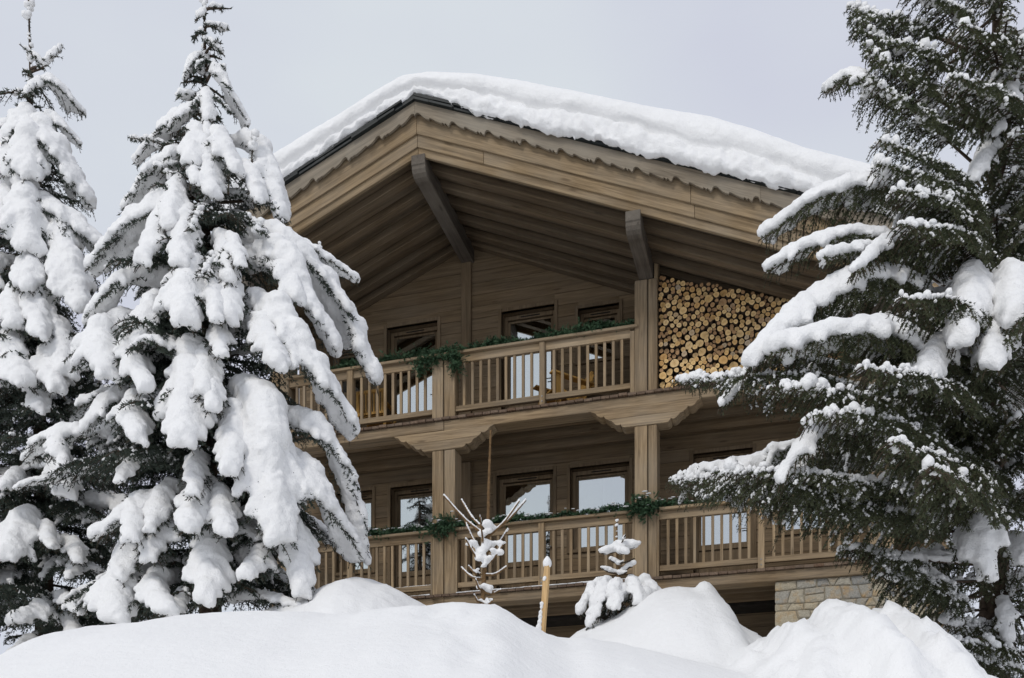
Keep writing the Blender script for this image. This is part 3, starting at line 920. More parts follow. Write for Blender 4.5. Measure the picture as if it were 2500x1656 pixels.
# ------------------------------------------------------------------ the stacked firewood
log_meshes = []
for k in range(9):
    n = 14
    r2 = random.Random(100 + k)
    ang = [2 * math.pi * i / n for i in range(n)]
    rad = [1 + 0.07 * math.sin(a * 2 + k) + 0.05 * math.sin(a * 3 + 2.1 * k) + r2.uniform(-0.03, 0.03) for a in ang]
    vs = [(rad[i] * 0.93 * math.cos(a), -0.18, rad[i] * 0.93 * math.sin(a)) for i, a in enumerate(ang)]
    vs += [(rad[i] * math.cos(a), -0.165, rad[i] * math.sin(a)) for i, a in enumerate(ang)]
    vs += [(rad[i] * math.cos(a), 0.18, rad[i] * math.sin(a)) for i, a in enumerate(ang)]
    fs = [tuple(range(n))] + [(i, (i + 1) % n, n + (i + 1) % n, n + i) for i in range(n)] + [(n + i, n + (i + 1) % n, 2 * n + (i + 1) % n, 2 * n + i) for i in range(n)] + [tuple(range(3 * n - 1, 2 * n - 1, -1))]
    mb = MB().add(vs, fs)
    mb.m = [0] + [1] * (2 * n) + [0]
    # a drying crack: thin dark wedge let into the end
    a = r2.uniform(0, 6.28)
    ca, sa = math.cos(a), math.sin(a)
    if k % 3 != 0:
        mb.add([(-0.05 * ca, -0.181, -0.05 * sa), (0.8 * ca - 0.035 * sa, -0.1815, 0.8 * sa + 0.035 * ca), (0.8 * ca + 0.035 * sa, -0.1815, 0.8 * sa - 0.035 * ca)], [(0, 1, 2)], 1)
    log_meshes.append(mb.mesh('firewood_log', [M['log_end'], M['bark']]))
circ = []
rl = random.Random(5)
def zlim(u): return 11.03 - (u - 0.34) * 0.325
U0, U1 = 0.365, 3.34
fails = 0
while fails < 60 and len(circ) < 1400:
    t = rl.random()
    r = rl.uniform(0.027, 0.040) if t < 0.52 else rl.uniform(0.038, 0.050) if t < 0.94 else rl.uniform(0.052, 0.074)
    xs = np.linspace(U0 + r, U1 - r, 220) + rl.uniform(-0.008, 0.008)
    y = np.full(len(xs), DU + 0.004 + r)
    if circ:
        C = np.array(circ)
        dx = np.abs(xs[:, None] - C[None, :, 0]); rr = r + C[None, :, 2]
        h = np.where(dx < rr, C[None, :, 1] + np.sqrt(np.maximum(rr ** 2 - dx ** 2, 0)), 0)
        y = np.maximum(y, h.max(1))
    head = np.array([zlim(x) for x in xs]) - y - r
    sc_ = y + 0.325 * xs                        # fill along the slope so that the left side grows higher
    sc_[head < 0] = 99
    i = int(np.argmin(sc_))
    if sc_[i] > 98: fails += 1; continue
    circ.append((xs[i], y[i], r))
order = sorted(range(len(circ)), key=lambda i: (circ[i][0] > 2.35, -circ[i][2]))
rest = MB()
for n_, i in enumerate(order):
    x, y, r = circ[i]
    dv = rl.uniform(-0.06, 0.04)
    rot = rl.uniform(0, 6.28)
    mt = HM @ Matrix.Translation((x, 0.30 + dv, y)) @ Matrix.Rotation(rl.uniform(-0.05, 0.05), 4, 'Z') @ Matrix.Rotation(rot, 4, 'Y') @ Matrix.Diagonal((r * 0.98, 1.0, r * 0.98, 1))
    if n_ < 298:
        o = link('firewood_log', log_meshes[rl.randrange(9)])
        o.matrix_world = mt
        tag(o, 'round sawn log in the firewood stack on the upper balcony', 'log', 'logs of the firewood stack')
    else:
        m0 = log_meshes[rl.randrange(9)]
        rest.add([mt @ v.co for v in m0.vertices], [tuple(p.vertices) for p in m0.polygons])
        rest.m[-len(m0.polygons):] = [p.material_index for p in m0.polygons]
if rest.v:
    o = rest.build('firewood_stack', [M['log_end'], M['bark']])
    tag(o, 'further round logs of the firewood stack, partly behind the spruce', 'logs', kind='stuff')

# ------------------------------------------------------------------ chairs on the upper balcony
def adirondack(label, loc, rz):
    c = empty('garden_chair', loc, rz)       # faces local -x
    m = M['chair_wood']
    for y in (-0.29, 0.29):
        MB().box(-0.36, -0.27, y - 0.014, y + 0.014, 0.0, 0.56).build('front_leg', m, c)
        MB().prism([(-0.34, 0.27), (-0.30, 0.38), (0.46, 0.05), (0.46, 0.0), (0.34, 0.0)], y - 0.034 if y > 0 else y + 0.014, y - 0.014 if y > 0 else y + 0.034).build('rear_leg', m, c)
        MB().prism([(-0.44, 0.56), (0.32, 0.50), (0.32, 0.525), (-0.44, 0.585)], y - 0.065, y + 0.065).build('armrest', m, c)
    for k in range(6):
        x = -0.33 + k * 0.085; z = 0.385 - k * 0.033
        MB().prism([(x, z), (x + 0.075, z - 0.030), (x + 0.075, z - 0.010), (x, z + 0.02)], -0.27, 0.27).build('seat_slat', m, c)
    for k in range(7):
        y = -0.24 + k * 0.08
        h = 0.80 - 0.055 * abs(k - 3) ** 1.5
        a = 0.42
        x0, z0 = 0.13, 0.16
        dx, dz = math.sin(a), math.cos(a)
        MB().prism([(x0, z0), (x0 + 0.02, z0 - 0.005), (x0 + 0.02 + dx * h, z0 + dz * h - 0.008), (x0 + dx * h, z0 + dz * h)], y - 0.035, y + 0.035).build('back_slat', m, c)
    MB().prism([(0.30, 0.47), (0.35, 0.47), (0.35, 0.51), (0.30, 0.51)], -0.31, 0.31).build('back_rail', m, c)
    tag(c, label, 'chair')
    return c
p_ = W(-1.22, 0.62, DU + 0.002)
adirondack('honey brown slatted armchair facing left near the glass door on the upper balcony', p_, -PHI + R(42))
def slat_chair(label, loc, rz):
    c = empty('garden_chair', loc, rz)       # back towards local -y (the railing)
    m = M['chair_wood']
    for x in (-0.25, 0.25):
        MB().box(x - 0.022, x + 0.022, -0.02, 0.02, 0, 0.84).build('rear_leg', m, c)
        MB().box(x - 0.022, x + 0.022, 0.42, 0.46, 0, 0.6).build('front_leg', m, c)
        MB().box(x - 0.03, x + 0.03, 0.02, 0.48, 0.6, 0.625).build('armrest', m, c)
    MB().box(-0.228, 0.228, -0.018, 0.018, 0.79, 0.84).build('top_rail', m, c)
    MB().box(-0.228, 0.228, -0.018, 0.018, 0.42, 0.46).build('lower_rail', m, c)
    for k in range(9):
        x = -0.2 + k * 0.05
        MB().box(x - 0.012, x + 0.012, -0.009, 0.009, 0.46, 0.79).build('back_slat', m, c)
    for k in range(6):
        MB().box(-0.228, 0.228, 0.03 + k * 0.075, 0.09 + k * 0.075, 0.40, 0.42).build('seat_slat', m, c)
    tag(c, label, 'chair')
    return c
slat_chair('honey brown chair with upright back slats behind the left upper railing', W(-4.6, 0.42, DU + 0.002), -PHI)

# ------------------------------------------------------------------ needles and snow builders
UP = np.array([0, 0, 1.0])
def unit(a):
    return a / np.maximum(np.linalg.norm(a, axis=-1, keepdims=True), 1e-9)

def needle_tris(p0, p1, dens, ln, wd, r, rad_fade=True):
    """bottle-brush needles along segments p0 -> p1"""
    p0 = np.asarray(p0, float); p1 = np.asarray(p1, float)
    L = np.linalg.norm(p1 - p0, axis=1)
    n = np.maximum(2, (L * dens).astype(int))
    si = np.repeat(np.arange(len(L)), n)
    t = r.random(len(si))
    ax = unit(p1 - p0)[si]
    c = p0[si] + (p1 - p0)[si] * t[:, None]
    rv = r.normal(size=(len(si), 3))
    rad = unit(rv - ax * (rv * ax).sum(1, keepdims=True))
    d = unit(ax * r.uniform(0.35, 0.9, (len(si), 1)) + rad)
    l = ln * r.uniform(0.7, 1.2, (len(si), 1))
    sd = unit(np.cross(d, rv + 0.01)) * wd * 0.5
    v = np.stack([c - sd, c + sd, c + d * l], 1).reshape(-1, 3)
    return v

def tube_np(paths, n=5):
    """list of (pts Nx3, radii N) -> verts, quads"""
    V, Q = [], []
    b = 0
    ang = np.arange(n) / n * 2 * np.pi
    for pts, rd in paths:
        pts = np.asarray(pts, float); rd = np.asarray(rd, float)
        t = unit(np.gradient(pts, axis=0))
        a = np.where(np.abs(t[:, :1]) < 0.9, np.array([[1.0, 0, 0]]), np.array([[0, 1.0, 0]]))
        e1 = unit(np.cross(t, a)); e2 = np.cross(t, e1)
        ring = pts[:, None] + (e1[:, None] * np.cos(ang)[None, :, None] + e2[:, None] * np.sin(ang)[None, :, None]) * rd[:, None, None]
        V.append(ring.reshape(-1, 3))
        m = len(pts)
        i = np.arange(m - 1)[:, None] * n + np.arange(n)[None]
        j = np.arange(m - 1)[:, None] * n + (np.arange(n)[None] + 1) % n
        Q.append(np.stack([i, j, j + n, i + n], -1).reshape(-1, 4) + b)
        b += m * n
    return np.concatenate(V), np.concatenate(Q)

def ico(sub):
    bm = bmesh.new(); bmesh.ops.create_icosphere(bm, subdivisions=sub, radius=1)
    v = np.array([p.co[:] for p in bm.verts]); f = np.array([[q.index for q in p.verts] for p in bm.faces]); bm.free()
    return v, f
ICO1 = ico(2)
ICOS = ico(1)
ICO0 = (np.array([[1, 0, 0], [-1, 0, 0], [0, 1, 0], [0, -1, 0], [0, 0, 1], [0, 0, -1]], float) * 1.15, np.array([[0, 2, 4], [2, 1, 4], [1, 3, 4], [3, 0, 4], [2, 0, 5], [1, 2, 5], [3, 1, 5], [0, 3, 5]]))

def snow_object(name, cent, rad, parent, voxel=0.023, squash=0.9, strips=None, smooth=3, lumps=0.042):
    """lumps of snow melted together by a voxel remesh"""
    v0, f0 = ICO1
    cent = np.asarray(cent, float); rad = np.asarray(rad, float)
    v = cent[:, None] + v0[None] * rad[:, None, None] * np.array([1, 1, squash])
    f = f0[None] + (np.arange(len(cent)) * len(v0))[:, None, None]
    me = np_mesh(name, v.reshape(-1, 3), f.reshape(-1, 3), M['snow'], True)
    o = link(name, me, parent)
    m = o.modifiers.new('melt', 'REMESH'); m.mode = 'VOXEL'; m.voxel_size = voxel; m.use_smooth_shade = True
    if smooth:
        s = o.modifiers.new('soften', 'SMOOTH'); s.factor = 0.5; s.iterations = smooth
    if lumps:
        dm = o.modifiers.new('lumps', 'DISPLACE'); dm.texture = LUMP; dm.strength = lumps; dm.texture_coords = 'GLOBAL'; dm.mid_level = 0.5
    return o
LUMP = bpy.data.textures.new('snow_lumps', 'CLOUDS')
LUMP.noise_scale = 0.055; LUMP.noise_depth = 2

def bez(pts, n):
    """smooth curve through given points (Catmull-Rom)"""
    p = [np.asarray(q, float) for q in pts]
    p = [2 * p[0] - p[1]] + p + [2 * p[-1] - p[-2]]
    out = []
    m = len(p) - 3
    for k in range(m):
        a, b, c, d = p[k:k + 4]
        kk = max(2, int(n / m))
        for i in range(kk + (1 if k == m - 1 else 0)):
            t = i / kk
            out.append(0.5 * ((2 * b) + (-a + c) * t + (2 * a - 5 * b + 4 * c - d) * t * t + (-a + 3 * b - 3 * c + d) * t ** 3))
    return np.array(out)

def resample(pts, step):
    d = np.concatenate([[0], np.cumsum(np.linalg.norm(np.diff(pts, axis=0), axis=1))])
    n = max(4, int(d[-1] / step))
    s = np.linspace(0, d[-1], n + 1)
    return np.stack([np.interp(s, d, pts[:, k]) for k in range(3)], 1), d[-1]

TRI_COUNT = [0]
def branch(parent, pts, lt, r, snow_w=0.0, heavy=False, mat='needles_dark', hang=0.5, start=0.22, dens=130, spacing=0.075, dust=0.0, stem=0.02, sub=True, ln=0.034, wd=0.0095, pend=False, name='branch', rt=0.048, voxel=0.027, skip_snow_before=0.0, cover=(0.72, 1.0)):
    """one limb: stem, side twigs with needles (one mesh); its snow is a sub-part"""
    P_, L = resample(bez(pts, 24), 0.04)
    n = len(P_)
    tan = unit(np.gradient(P_, axis=0))
    stems = [(P_, np.linspace(stem, 0.006, n))]
    s0, s1 = [], []                   # needle segments
    i0 = int(n * start)
    s0 += list(P_[i0:-1]); s1 += list(P_[i0 + 1:])
    snow_c, snow_r = [], []
    dust_paths = []
    side = unit(np.cross(tan, UP))
    step = max(1, int(spacing / (L / max(n - 1, 1)) + 0.5))
    flip = 1
    for i in range(i0, n, step):
        f = (i - i0) / max(1, n - 1 - i0)
        prof = min(1.0, 0.55 + f * 1.6) * (1 - 0.62 * max(0, f - 0.45) / 0.55)
        for sg in (1, -1):
            l = lt * prof * r.uniform(0.75, 1.2)
            if l < 0.05: continue
            d = unit(side[i] * sg * r.uniform(0.7, 1.0) + tan[i] * r.uniform(0.5, 0.95) + UP * r.uniform(-0.15, 0.15) + r.normal(size=3) * 0.08)
            m = max(3, int(l / 0.05))
            k = np.linspace(0, 1, m + 1)[:, None]
            q = P_[i] + d * l * k * (1 - 0.25 * hang * k) - UP * (hang * l * k ** 1.7 * 0.85)
            s0 += list(q[:-1]); s1 += list(q[1:])
            stems.append((q[[0, (m + 1) // 2, m]], np.array([0.006, 0.004, 0.002])))
            if sub:
                for j in range(1, m, 1 if l > 0.2 else 2):
                    for s2 in (1, -1):
                        ll = min(0.14, l * 0.42) * (1 - 0.5 * j / m) * r.uniform(0.7, 1.2)
                        tq = unit(q[j] - q[j - 1])
                        sd = unit(np.cross(tq, UP) + 1e-6)
                        dd = unit(tq * 0.75 + sd * s2 * 0.7 - UP * hang * 0.55 + r.normal(size=3) * 0.12)
                        e = q[j] + dd * ll
                        s0.append(q[j]); s1.append(e)
                        if dust and r.random() < dust * (0.2 if pend else 0.22):
                            dust_paths.append((np.array([q[j] + UP * 0.012, q[j] + dd * ll * 0.5 + UP * 0.016, q[j] + dd * ll * 0.92 + UP * 0.012]), np.array([0.006, 0.011, 0.005]) * r.uniform(0.7, 1.3)))
            if heavy and f >= skip_snow_before:
                rr = np.linspace(rt * 1.1, rt * 0.62, m + 1) * r.uniform(0.85, 1.2) * min(1, 0.75 + 0.6 * f if f < 0.4 else 1.0)
                keep = r.uniform(*cover)
                if cover[0] > 0.7: keep = r.uniform(0.92, 1.0) if r.random() < 0.5 else r.uniform(0.5, 0.75)
                dn = max(1, int(m * keep))
                for j in range(0, dn + 1):
                    snow_c.append(q[j] + UP * rr[j] * 0.75); snow_r.append(rr[j])
                    if j < dn:
                        snow_c.append((q[j] + q[j + 1]) / 2 + UP * rr[j] * 0.75); snow_r.append(rr[j])
            elif dust and r.random() < dust * (0.7 if pend else 1.0):
                a = 0 if pend else r.integers(0, max(1, m // 3)); b = max(2, int(m * r.uniform(0.35, 0.8))) if pend else r.integers(max(a + 1, m - 2), m + 1)
                qq = q[a:b + 1] + UP * 0.018
                if len(qq) > 1:
                    w_ = np.sin(np.linspace(0.25, math.pi - 0.25, len(qq))) * (r.uniform(0.014, 0.032) if pend else r.uniform(0.009, 0.02)) * r.uniform(0.6, 1.3, len(qq))
                    dust_paths.append((qq, w_))
    if heavy:
        for i in range(int(n * max(0.12, skip_snow_before)), n):
            f = i / (n - 1)
            w = snow_w * (min(1, (f - 0.08) / 0.25) if f < 0.33 else 1) * (1 - 0.5 * max(0, f - 0.6) / 0.4)
            w *= r.uniform(0.62, 1.25)
            if w > 0.012:
                snow_c.append(P_[i] + UP * w * 0.6 + r.normal(size=3) * w * 0.1); snow_r.append(w)
    elif dust:
        for i in range(i0, n - 2, 3):
            if r.random() < min(1, dust * 1.2):
                k2 = min(n - 1, i + 3 + int(r.integers(0, 3)))
                qq = P_[i:k2 + 1] + UP * 0.02 + r.normal(size=3) * 0.006
                dust_paths.append((qq, np.sin(np.linspace(0.4, math.pi - 0.4, len(qq))) * r.uniform(0.02, 0.05) * r.uniform(0.7, 1.3, len(qq))))
    nv = needle_tris(np.array(s0), np.array(s1), dens * 0.58, ln, wd * 1.4, r)
    tv, tq = tube_np(stems, 3)
    tt_ = np.concatenate([tq[:, [0, 1, 2]], tq[:, [0, 2, 3]]])
    allv = np.concatenate([tv, nv])
    nt = np.arange(len(nv)).reshape(-1, 3) + len(tv)
    midx = np.concatenate([np.ones(len(tt_), int), np.zeros(len(nt), int)])
    TRI_COUNT[0] += len(tt_) + len(nt)
    o = link(name, np_mesh(name, allv, np.concatenate([tt_, nt]), [M[mat], M['bark']], False, midx), parent)
    if snow_c:
        snow_object('snow_load', snow_c, snow_r, o, voxel)
    if dust_paths:
        cc, cr = [], []
        for p, w in dust_paths:
            d_ = np.concatenate([[0], np.cumsum(np.linalg.norm(np.diff(p, axis=0), axis=1))])
            kk = max(2, int(d_[-1] / max(0.012, 1.1 * float(np.mean(w)))))
            kk = min(kk, 6)
            ss = np.sort(r.random(kk)) * d_[-1]
            q = np.stack([np.interp(ss, d_, p[:, a]) for a in range(3)], 1)
            ww = np.interp(ss, d_, w) * r.uniform(0.55, 1.35, kk)
            cc.append(q + r.normal(size=q.shape) * ww[:, None] * 0.35); cr.append(ww)
        cc = np.concatenate(cc); cr = np.concatenate(cr)
        V_, F_, nb_ = [], [], 0
        for (v0, f0), pick in ((ICO0, cr <= 0.017), (ICOS, cr > 0.017)):
            c_, r_ = cc[pick], cr[pick]
            if not len(c_): continue
            V_.append((c_[:, None] + v0[None] * r_[:, None, None] * r.uniform(0.75, 1.3, (len(c_), 1, 3))).reshape(-1, 3))
            F_.append((f0[None] + (np.arange(len(c_)) * len(v0))[:, None, None]).reshape(-1, 3) + nb_); nb_ += len(V_[-1])
        link('snow_dusting', np_mesh('snow_dusting', np.concatenate(V_), np.concatenate(F_), M['snow'], True), o)['kind'] = 'stuff'
    return o

K = 1.0562                       # the notes below were taken on a picture 2367 pixels wide
class Spruce:
    def __init__(s, name, label, axis_px, top_px, Y, base_y, widths, mat, seed, trunk_r):
        s.Y = Y; s.mat = mat
        s.r = np.random.default_rng(seed)
        b = P(axis_px, base_y, Y); t = P(top_px[0], top_px[1], Y)
        s.zb, s.zt = b.z, t.z; s.b, s.t = b, t
        gz = ground_z(b.x, Y)
        s.root = empty(name, (b.x, Y, gz))
        tag(s.root, label, 'tree')
        s.wy = np.array([EYE + (HY - y) / F_PX * Y for y, _ in widths]); s.ww = np.array([w / F_PX * Y for _, w in widths])
        o_ = np.argsort(s.wy); s.wy, s.ww = s.wy[o_], s.ww[o_]
        s.off = np.array([b.x, Y, gz])
        n = 14
        pts = [np.array([b.x + (t.x - b.x) * k / n, Y, gz - 0.3 + (t.z - gz + 0.3) * k / n]) - s.off for k in range(n + 1)]
        rad = [trunk_r * (1 - k / n) ** 1.25 + 0.006 for k in range(n + 1)]
        MB().tube(pts, rad, 9).build('trunk', M['bark'], s.root, smooth=True)
    def axis(s, z):
        k = (z - s.zb) / (s.zt - s.zb)
        return np.array([s.b.x + (s.t.x - s.b.x) * k, s.Y, z])
    def rad(s, z):
        return float(np.interp(z, s.wy, s.ww))
    def px(s, x, y, frac=1.0, dY=None):
        """point on the front of the crown under a noted pixel"""
        q = P(x * K, y * K, s.Y)
        Rr = s.rad(q.z)
        dx = q.x - s.axis(q.z)[0]
        d = math.sqrt(max(Rr * Rr - dx * dx, 0.0)) * frac if dY is None else dY
        q = P(x * K, y * K, s.Y - d)
        return np.array(q)
    def limb(s, x0, y0, x1, y1, w, mid=None, heavy=True, rise=0.22, frac=1.0, dY=None, hang=0.55, lt=None, sw=0.25, **kw):
        wm = w * K / F_PX * (s.Y - 0.6)
        kw.setdefault('rt', min(0.078, max(0.034, wm * 0.15)))
        kw.setdefault('spacing', 0.062)
        a = s.px(x0, y0, 0.62 * frac, None if dY is None else dY * 0.62); e = s.px(x1, y1, frac, dY)
        base = s.axis(a[2] + rise * min(1.0, np.linalg.norm(a[:2] - s.axis(a[2])[:2])))
        pts = [base, a] + ([s.px(*mid, 0.85 * frac, None if dY is None else dY * 0.85)] if mid else []) + [e]
        pts = [p - s.off for p in pts]
        Lb = np.linalg.norm(pts[1] - pts[0]); Lt = Lb + sum(np.linalg.norm(pts[i + 1] - pts[i]) for i in range(1, len(pts) - 1))
        st = min(0.6, max(0.15, 0.75 * Lb / Lt))
        return branch(s.root, pts, lt or wm * 0.72, s.r, snow_w=wm * sw, heavy=heavy, mat=s.mat, hang=hang, start=st, skip_snow_before=0.0, **kw)
    def fill(s, n, z0, z1, lo=0.55, hi=0.85, droop=0.35, heavy_p=0.2, dust=0.5, hang=0.5, front=0.75, ltf=0.34, dens=120, clear=None, **kw):
        for k in range(n):
            z = z0 + (z1 - z0) * (k + s.r.random()) / n
            az = s.r.uniform(-math.pi, 0) if s.r.random() < front else s.r.uniform(0, math.pi)
            Rr = s.rad(z)
            L = Rr * s.r.uniform(lo, hi)
            d = np.array([math.cos(az), math.sin(az), 0])
            base = s.axis(z + droop * L * 0.6)
            pts = [base, base + d * L * 0.5 + UP * (-0.10 * L), base + d * L + UP * (-droop * L)]
            hv = s.r.random() < heavy_p
            tip = pts[-1]; tpx = CX + tip[0] / tip[1] * F_PX
            if not -280 < tpx < 2720: continue
            tpy = HY - (tip[2] - EYE) / tip[1] * F_PX
            if s.mat == 'needles_olive' and 1900 < tpx < 2190 and 300 < tpy < 480: continue
            if clear and clear[0] < tpx < clear[1] and clear[2] < tpy < clear[3]: continue
            dn_, du_ = (dens * 0.5, 0.0) if az > 0.3 else (dens, dust)
            branch(s.root, [p - s.off for p in pts], max(0.1, L * ltf), s.r, snow_w=0.05, heavy=hv, mat=s.mat, hang=hang, start=0.12, dens=dn_, dust=0 if hv else du_, spacing=0.1, rt=0.04, voxel=0.026, **kw)
    def clumps(s, n, y0, y1, w0, w1, seed):
        '''extra snow pads scattered over the front of the crown'''
        rr = np.random.default_rng(seed)
        for k in range(n):
            y = y0 + (y1 - y0) * (k + rr.random()) / n
            z = EYE + (HY - y * K) / F_PX * s.Y
            c = s.axis(z); Rp = s.rad(z) / s.Y * F_PX / K
            ax = (CX + c[0] / s.Y * F_PX) / K
            f = rr.uniform(-0.85, 0.85)
            x = ax + f * Rp
            w = rr.uniform(w0, w1) * min(1.0, 0.35 + Rp / 260)
            s.limb(ax + f * Rp * 0.72, y - w * 0.45, x, y + w * rr.uniform(0.35, 0.75), w, frac=rr.uniform(0.85, 1.0))

# ------------------------------------------------------------------ heavily laden spruce, left
A = Spruce('spruce_tree', 'tall snow-laden spruce standing before the left end of the chalet', 515, (498, -45), 10.8, 1530,
           [(-45, 10), (60, 45), (170, 60), (300, 95), (450, 155), (600, 225), (700, 275), (900, 350), (1100, 385), (1300, 395), (1500, 380)], 'needles_dark', 11, 0.13)
for a in [(455, 130, 425, 185, 42), (500, 175, 572, 292, 62), (440, 255, 395, 300, 60), (425, 270, 320, 372, 70), (460, 310, 440, 375, 90), (500, 320, 545, 395, 85),
          (480, 60, 530, 70, 26), (478, 95, 520, 130, 30), (470, 30, 450, 50, 22), (482, 20, 535, 20, 22),
          (590, 350, 652, 505, 105), (570, 390, 600, 470, 70), (400, 370, 292, 492, 85), (380, 490, 218, 622, 120), (390, 500, 330, 610, 95),
          (670, 560, 828, 650, 60), (440, 635, 425, 745, 120), (490, 645, 500, 740, 70), (300, 650, 208, 748, 95),
          (600, 760, 640, 850, 100), (250, 770, 245, 870, 120), (310, 790, 335, 905, 90), (445, 840, 424, 1022, 130), (480, 850, 490, 950, 80),
          (320, 935, 320, 1018, 90), (150, 1005, 62, 1062, 80), (160, 1010, 150, 1085, 80),
          (350, 1165, 222, 1238, 85), (330, 1170, 300, 1250, 80), (470, 1145, 430, 1225, 100), (510, 1150, 520, 1235, 85),
          (485, 1255, 478, 1395, 105), (600, 1290, 568, 1335, 85), (655, 1210, 695, 1365, 105), (290, 1335, 268, 1432, 120), (360, 1350, 390, 1420, 95), (610, 1385, 690, 1405, 60),
          (110, 1110, 40, 1130, 50), (640, 620, 690, 700, 95), (530, 560, 560, 620, 60)]:
    A.limb(*a)
A.limb(650, 570, 868, 880, 125, mid=(790, 730))
A.limb(620, 720, 815, 1000, 120, mid=(720, 850))
A.limb(640, 600, 770, 800, 110, mid=(705, 690))
A.limb(700, 985, 838, 1290, 95, mid=(800, 1110))
A.limb(590, 945, 640, 1250, 165, mid=(625, 1090))
A.limb(680, 1080, 825, 1300, 110, mid=(760, 1180))
A.limb(540, 960, 530, 1090, 90)
# sparse frosted tips seen against the sky, and upright young shoots
for a in [(400, 340, 295, 318, 34), (450, 420, 372, 400, 40), (620, 470, 660, 535, 50), (560, 500, 610, 540, 60), (480, 470, 440, 530, 60), (500, 590, 470, 640, 70)]:
    A.limb(*a, heavy=False, dust=0.9, hang=0.2, dens=190)
def shoot(tree, x, y, h, n=3):
    p = tree.px(x, y, 0.8)
    pts = [p - tree.off, p - tree.off + np.array([0.006, 0, h * 0.5]), p - tree.off + np.array([0.02, 0, h])]
    branch(tree.root, pts, 0.07, tree.r, mat=tree.mat, hang=0.05, start=0.0, dens=330, spacing=0.12, dust=0.3, stem=0.01, sub=False, ln=0.024, name='shoot')
A.clumps(21, 230, 1440, 55, 100, 71)
def leader_top(tree, y0, y1, snow_side=0.02):
    z0, z1 = P(0, y0, tree.Y).z, P(0, y1, tree.Y).z
    pts = [tree.axis(z) - tree.off for z in np.linspace(z0, z1, 4)]
    branch(tree.root, pts, 0.05, tree.r, mat=tree.mat, hang=0.0, start=0.0, dens=420, spacing=0.5, dust=0.45, stem=0.014, sub=False, ln=0.03, name='leader')
leader_top(A, 330, -40)
for a in [(476, 140, 448, 165, 26), (490, 150, 522, 165, 26), (470, 215, 445, 250, 34), (500, 230, 535, 265, 36), (465, 75, 445, 90, 20), (485, 110, 512, 100, 20)]:
    A.limb(*a, heavy=False, dust=0.8, hang=0.15, dens=260, lt=0.1)
shoot(A, 582, 392, 0.38); shoot(A, 528, 450, 0.32); shoot(A, 733, 610, 0.22); shoot(A, 440, 440, 0.25)
A.fill(85, P(0, 1500, 10.8).z, P(0, 200, 10.8).z, lo=0.25, hi=0.6, droop=0.25, heavy_p=0.0, dust=0.10, hang=0.45, dens=95, front=0.92, ltf=0.55, wd=0.012, ln=0.04)
A.fill(120, P(0, 1490, 10.8).z, P(0, 130, 10.8).z, lo=0.5, hi=0.86, droop=0.32, heavy_p=0.2, dust=0.25, hang=0.5, dens=105, ltf=0.4, wd=0.011, ln=0.037)

# ------------------------------------------------------------------ spruce at the left edge
B = Spruce('spruce_tree', 'snow-laden spruce cut off by the left edge of the photograph', 118, (68, -70), 12.6, 1570,
           [(-70, 10), (90, 50), (200, 85), (320, 115), (500, 150), (700, 215), (900, 270), (1300, 330), (1560, 330)], 'needles_dark', 23, 0.14)
for a in [(100, 150, 45, 103, 26), (105, 145, 143, 108, 40), (115, 195, 188, 262, 58), (90, 190, 60, 215, 45), (120, 280, 186, 338, 50), (60, 275, 5, 330, 80), (90, 300, 205, 470, 105), (70, 310, 70, 400, 110),
          (30, 320, 20, 400, 90), (110, 485, 235, 572, 95), (60, 450, 68, 578, 110), (20, 440, 0, 530, 90), (140, 575, 190, 712, 115), (85, 590, 60, 670, 85), (40, 690, 30, 760, 85), (90, 700, 95, 780, 80),
          (20, 790, 60, 890, 110), (110, 840, 130, 900, 95), (-30, 760, -20, 880, 110), (60, 1215, 15, 1290, 100), (110, 1230, 120, 1270, 60), (170, 1260, 180, 1300, 60), (40, 1105, 10, 1130, 60), (170, 1310, 160, 1340, 50),
          (100, 1410, 30, 1440, 80), (60, 1500, 20, 1530, 70), (150, 1390, 190, 1420, 60)]:
    B.limb(*a)
leader_top(B, 320, -65)
B.clumps(15, 250, 1480, 55, 100, 72)
B.fill(66, P(0, 1580, 12.6).z, P(0, 240, 12.6).z, lo=0.25, hi=0.6, droop=0.25, heavy_p=0.0, dust=0.08, hang=0.45, dens=85, front=0.92, ltf=0.55, wd=0.013, ln=0.042)
B.fill(45, P(0, 1580, 12.6).z, P(0, 850, 12.6).z, lo=0.6, hi=1.1, droop=0.3, heavy_p=0.15, dust=0.2, hang=0.5, dens=90, front=0.85, ltf=0.42, wd=0.012, ln=0.04)
B.fill(90, P(0, 1560, 12.6).z, P(0, 190, 12.6).z, lo=0.5, hi=0.92, droop=0.32, heavy_p=0.2, dust=0.25, hang=0.5, dens=90, ltf=0.4, wd=0.012, ln=0.04)

